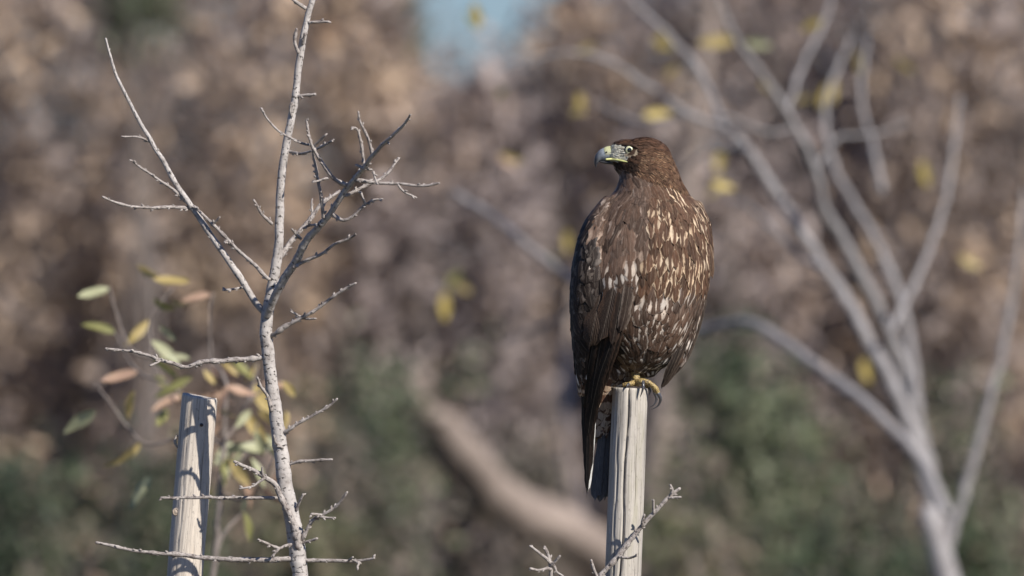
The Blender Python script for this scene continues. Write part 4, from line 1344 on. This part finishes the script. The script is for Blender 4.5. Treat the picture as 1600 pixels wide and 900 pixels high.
# ------------------------------------------------------------------ the thicket behind
def clump_leaves(rng, centers, rad, per, lsize, pal, up=0.0, vstretch=1.0, dark=0.0):
    """centers (m,3) -> quads (n,4,3), cols"""
    m = len(centers)
    c = np.repeat(centers, per, axis=0)
    n = len(c)
    pos = c + rng.normal(size=(n, 3)) * np.array([rad, rad, rad * vstretch])
    a = rng.normal(size=(n, 3)); a[:, 2] -= up
    a /= np.linalg.norm(a, axis=1, keepdims=True)
    b = np.cross(a, rng.normal(size=(n, 3))); b /= np.linalg.norm(b, axis=1, keepdims=True)
    l = lsize * rng.uniform(0.6, 1.35, size=(n, 1))
    w = l * rng.uniform(0.32, 0.5, size=(n, 1))
    nrm = np.cross(a, b)
    V = np.stack([pos, pos + a * l * 0.5 + b * w * 0.5 + nrm * l * 0.06, pos + a * l, pos + a * l * 0.5 - b * w * 0.5 + nrm * l * 0.06], axis=1)
    pal = np.array(pal)
    ci = rng.integers(0, len(pal), size=m)
    col = pal[np.repeat(ci, per)] * rng.uniform(0.75, 1.25, size=(n, 1))
    return V, np.concatenate([col, np.ones((n, 1))], axis=1)

def twig_quads(rng, starts, ends, w, colr):
    """thin crossed strips as fine twigs"""
    d = ends - starts
    n = len(d)
    s = np.cross(d, rng.normal(size=(n, 3))); s /= np.linalg.norm(s, axis=1, keepdims=True)
    s2 = np.cross(d, s); s2 /= np.linalg.norm(s2, axis=1, keepdims=True)
    out = []
    for q in (s, s2):
        out.append(np.stack([starts - q * w, starts + q * w, ends + q * w * 0.5, ends - q * w * 0.5], axis=1))
    V = np.concatenate(out)
    col = np.array(colr) * rng.uniform(0.7, 1.2, size=(len(V), 1))
    return V, np.concatenate([col, np.ones((len(V), 1))], axis=1)

BROWN = [(0.524, 0.393, 0.296), (0.388, 0.296, 0.234), (0.308, 0.251, 0.222), (0.433, 0.359, 0.325), (0.228, 0.182, 0.16), (0.593, 0.445, 0.319)]
MAUVE = [(0.383, 0.319, 0.296), (0.325, 0.267, 0.249), (0.452, 0.377, 0.348), (0.22, 0.18, 0.168), (0.487, 0.371, 0.296)]
GREEN = [(0.15, 0.175, 0.10), (0.11, 0.14, 0.08), (0.20, 0.215, 0.135), (0.06, 0.08, 0.05), (0.20, 0.18, 0.13)]
OLIVE = [(0.19, 0.19, 0.11), (0.14, 0.145, 0.08), (0.30, 0.24, 0.17), (0.08, 0.085, 0.055), (0.24, 0.19, 0.15)]
MIXED = [(0.30, 0.24, 0.19), (0.14, 0.16, 0.09), (0.22, 0.19, 0.15), (0.11, 0.125, 0.08), (0.34, 0.28, 0.23), (0.07, 0.07, 0.05)]

def shrub(name, label, cat, group, px, dy, hw_px, top_py, pal, mat, seed, clumps, per, lsize=0.05, bottom=0.05, twigs=500, depth=0.35, crad=0.055, taper=0.35, stems=5, lean=0.0, up=0.5, vst=1.3, bare=0.0):
    rng = np.random.default_rng(seed)
    rd = random.Random(seed)
    base = P(px, ground_py(dy), dy)
    top = P(px, top_py, dy).z
    hw = hw_px / S * (D + dy) / D
    root = thing(name, (base.x, dy, 0), label, cat, group)
    # stems
    tips = []
    for k in range(stems):
        a = rd.uniform(0, 6.28)
        sp = rd.uniform(0.3, 0.95)
        ex = base.x + math.cos(a) * hw * sp + lean; ey = dy + math.sin(a) * depth * sp; ez = top * rd.uniform(0.72, 0.95)
        m1 = (base.x + (ex - base.x) * 0.25 + rd.uniform(-.05, .05), dy + (ey - dy) * 0.25, ez * 0.35)
        m2 = (base.x + (ex - base.x) * 0.65 + rd.uniform(-.08, .08), dy + (ey - dy) * 0.65, ez * 0.7)
        r0 = rd.uniform(0.012, 0.022)
        pts = [(base.x + math.cos(a) * 0.05, dy + math.sin(a) * 0.05, -0.03, r0), (*m1, r0 * 0.85), (*m2, r0 * 0.6), (ex, ey, ez, r0 * 0.25)]
        tube_obj("stem", pts, M_STEM, root, 6, 0.08, 0.01, 0.06)
        tips.append(pts)
    # clump centres in a rounded, uneven volume
    cs = []
    while len(cs) < clumps:
        u = rng.uniform(-1, 1, size=3)
        zf = (u[2] + 1) / 2
        z = bottom + zf * (top - bottom)
        prof = 1.0 if zf < 0.6 else max(0.05, 1 - ((zf - 0.6) / 0.4) ** 2 * (1 - taper))
        if u[0] ** 2 + u[1] ** 2 > prof ** 2: continue
        x = base.x + u[0] * hw + lean * zf; y = dy + u[1] * depth
        q = noise.noise(Vector((x * 2.6, y * 2.6, z * 2.2 + seed)))
        if q < -0.22 + bare: continue
        cs.append((x, y, z))
    cs = np.array(cs)
    V, C = clump_leaves(rng, cs, crad, per, lsize, pal, up, vst)
    fo = link("foliage", quads_np("foliage", V, C), mat, root)
    tag(fo, kind="stuff")
    if twigs:
        k = rng.integers(0, len(cs), size=twigs)
        e = cs[k] + rng.normal(size=(twigs, 3)) * 0.05
        s = e + np.stack([(base.x - e[:, 0]) * 0.12 + rng.normal(size=twigs) * 0.08, (dy - e[:, 1]) * 0.12 + rng.normal(size=twigs) * 0.06, -rng.uniform(0.12, 0.4, size=twigs)], axis=1)
        V, C = twig_quads(rng, s, e, 0.0035, (0.27, 0.235, 0.215))
        tag(link("twigs", quads_np("twigs", V, C), M_BRUSH, root), kind="stuff")
    return root

def build_background():
    # brown thicket, front row
    rows = [
        # px, dy, hw, top, palette, label bits
        (-90, 21.5, 190, -130, BROWN, "brown dry-leaved shrub at the thicket's end, beyond the tip of the young tree's outermost limb"),
        (140, 22.4, 180, -150, BROWN, "brown dry-leaved shrub behind the young tree's outermost limb, beside the dark evergreen"),
        (345, 21.2, 170, -120, BROWN, "warm tan dry-leaved shrub behind the young tree's upper stem"),
        (535, 22.0, 120, -90, BROWN, "brown dry-leaved shrub between the young tree and the evergreen"),
        (735, 21.4, 170, 112, MAUVE, "low greyish brown shrub under the gap of open sky"),
        (930, 22.3, 170, -40, BROWN, "brown shrub behind the hawk's head, beside the sky gap"),
        (1110, 21.3, 160, -110, MAUVE, "greyish brown shrub behind the bare tree's forks"),
        (1300, 22.3, 170, -140, MAUVE, "greyish brown shrub behind the bare tree's thickest branches"),
        (1500, 21.6, 190, -120, BROWN, "brown shrub behind the bare tree's trunk"),
        (1720, 22.4, 200, -150, BROWN, "brown shrub closing the thicket beyond the bare tree"),
    ]
    for i, (px, dy, hw, top, pal, lab) in enumerate(rows):
        shrub("brown_shrub", lab, "shrub", "brown thicket shrubs", px, dy, hw, top, pal, M_BRUSH, 100 + i, 300, 26, 0.075, 0.1, 700, 0.40, 0.055, 0.55, vst=1.7)
    # second row, farther, closing the view
    rows2 = [(0, 29, 300, -160), (380, 30, 300, -140), (745, 29.5, 140, 128), (1010, 29.2, 230, -30), (1350, 30, 300, -150), (1700, 29, 300, -140)]
    labs = ["far brown shrub in the second row, past the end of the young tree's outermost limb", "far brown shrub in the second row behind the young tree", "far low shrub in the second row below the sky gap",
            "far brown shrub in the second row behind the hawk", "far brown shrub in the second row behind the bare branches", "far brown shrub in the second row beyond the bare trunk"]
    for i, (px, dy, hw, top) in enumerate(rows2):
        shrub("brown_shrub", labs[i], "shrub", "far thicket shrubs", px, dy, hw, top, MAUVE, M_BRUSH, 200 + i, 420, 26, 0.065, 0.1, 300, 0.5, 0.09, 0.7)
    # narrow evergreen beside the sky gap and another far left
    shrub("evergreen_tree", "narrow olive green evergreen rising beside the gap of sky", "tree", None, 612, 24.5, 45, -140, OLIVE, M_GREEN, 301, 150, 40, 0.04, 0.3, 100, 0.16, 0.05, 0.8)
    shrub("evergreen_tree", "dark green evergreen rising behind the young tree's outermost limb", "tree", None, 212, 20.6, 24, -110, GREEN, M_GREEN, 302, 40, 40, 0.04, 2.8, 50, 0.16, 0.05, 0.8)
    # green shrubs low down
    g = [(1150, 16.5, 110, 545, GREEN, "green leafy shrub low behind the hawk's post", 240),
         (1235, 17.5, 70, 600, OLIVE, "olive green shrub beside the dark hollow under the bare branch", 130),
         (1330, 15.5, 110, 800, GREEN, "low green shrub below the dark hollow under the bare branch", 120),
         (1080, 15.0, 90, 760, OLIVE, "low olive shrub at the foot of the old trunk", 120),
         (430, 15.5, 130, 790, OLIVE, "low olive green shrub behind the young tree's lowest branches", 170),
         (255, 16.2, 110, 740, GREEN, "green shrub low behind the leaning stake", 150),
         (575, 18.0, 70, 560, GREEN, "small green shrub among the brown ones beside the pale limb's tip", 90),
         (540, 17.0, 110, 690, MIXED, "mixed brown and olive shrub in front of the brown ones, beside the pale limb", 130),
         (760, 19.8, 130, 560, MIXED, "dull green and brown shrub under and behind the pale curved limb", 150),
         (60, 16.0, 130, 720, GREEN, "green shrub beyond the leaning stake, off the young tree's branch ends", 150),
         (1480, 16.0, 110, 640, GREEN, "green shrub at the foot of the bare tree", 150)]
    for i, (px, dy, hw, top, pal, lab, n) in enumerate(g):
        shrub("green_shrub", lab, "shrub", "green shrubs below the thicket", px, dy, hw, top, pal, M_GREEN, 400 + i, n, 40, 0.05, 0.05, 150, 0.3, 0.05, 0.6, bare=0.14)
    # the old tree with its pale curved limb
    dy = 19.0
    gy = ground_py(dy)
    root = thing("old_tree", P(985, gy, dy), "old pale trunk behind the hawk's post with a thick curved limb sweeping sideways", "tree")
    tube_obj("trunk", pxpts([(975, gy, 120), (985, 1100, 90), (1000, 950, 74), (1015, 840, 64), (1030, 700, 58), (1045, 590, 52), (1055, 480, 44), (1070, 330, 34), (1090, 180, 26), (1110, 20, 20), (1120, -120, 12)], dy), M_BARK_OLD, root, 18, 0.06, 0.01, 0.04)
    tube_obj("limb", pxpts([(985, 1000, 70), (965, 900, 72), (930, 855, 72), (870, 822, 74), (810, 797, 72), (765, 762, 70), (735, 720, 66), (700, 680, 58), (672, 650, 40), (650, 625, 28), (640, 590, 18)], dy, dy - 0.9), M_BARK_OLD, root, 16, 0.08, 0.012, 0.04)
    tube_obj("limb", pxpts([(968, 930, 40), (920, 830, 34), (895, 740, 30), (887, 660, 26), (885, 590, 22), (890, 520, 16), (900, 450, 8)], dy + 0.1, dy + 0.5), M_BARK_OLD, root, 14, 0.08, 0.01, 0.04)
    # distant wood that closes the horizon
    rng = np.random.default_rng(77)
    n = 1500
    xs = rng.uniform(-26, 26, n); ys = 62 + rng.normal(size=n) * 2.0
    zs = rng.uniform(0, 1, n) * (2.2 + 0.5 * np.sin(xs * 1.3) + 0.3 * np.sin(xs * 3.1))
    V, C = clump_leaves(rng, np.stack([xs, ys, zs], axis=1), 0.22, 22, 0.22, MAUVE + OLIVE, 0.2)
    tag(link("distant_wood", quads_np("distant_wood", V, C), M_BRUSH), "dull brown far-off scrub closing the horizon behind the thicket", "scrub", None, "stuff")
build_background()
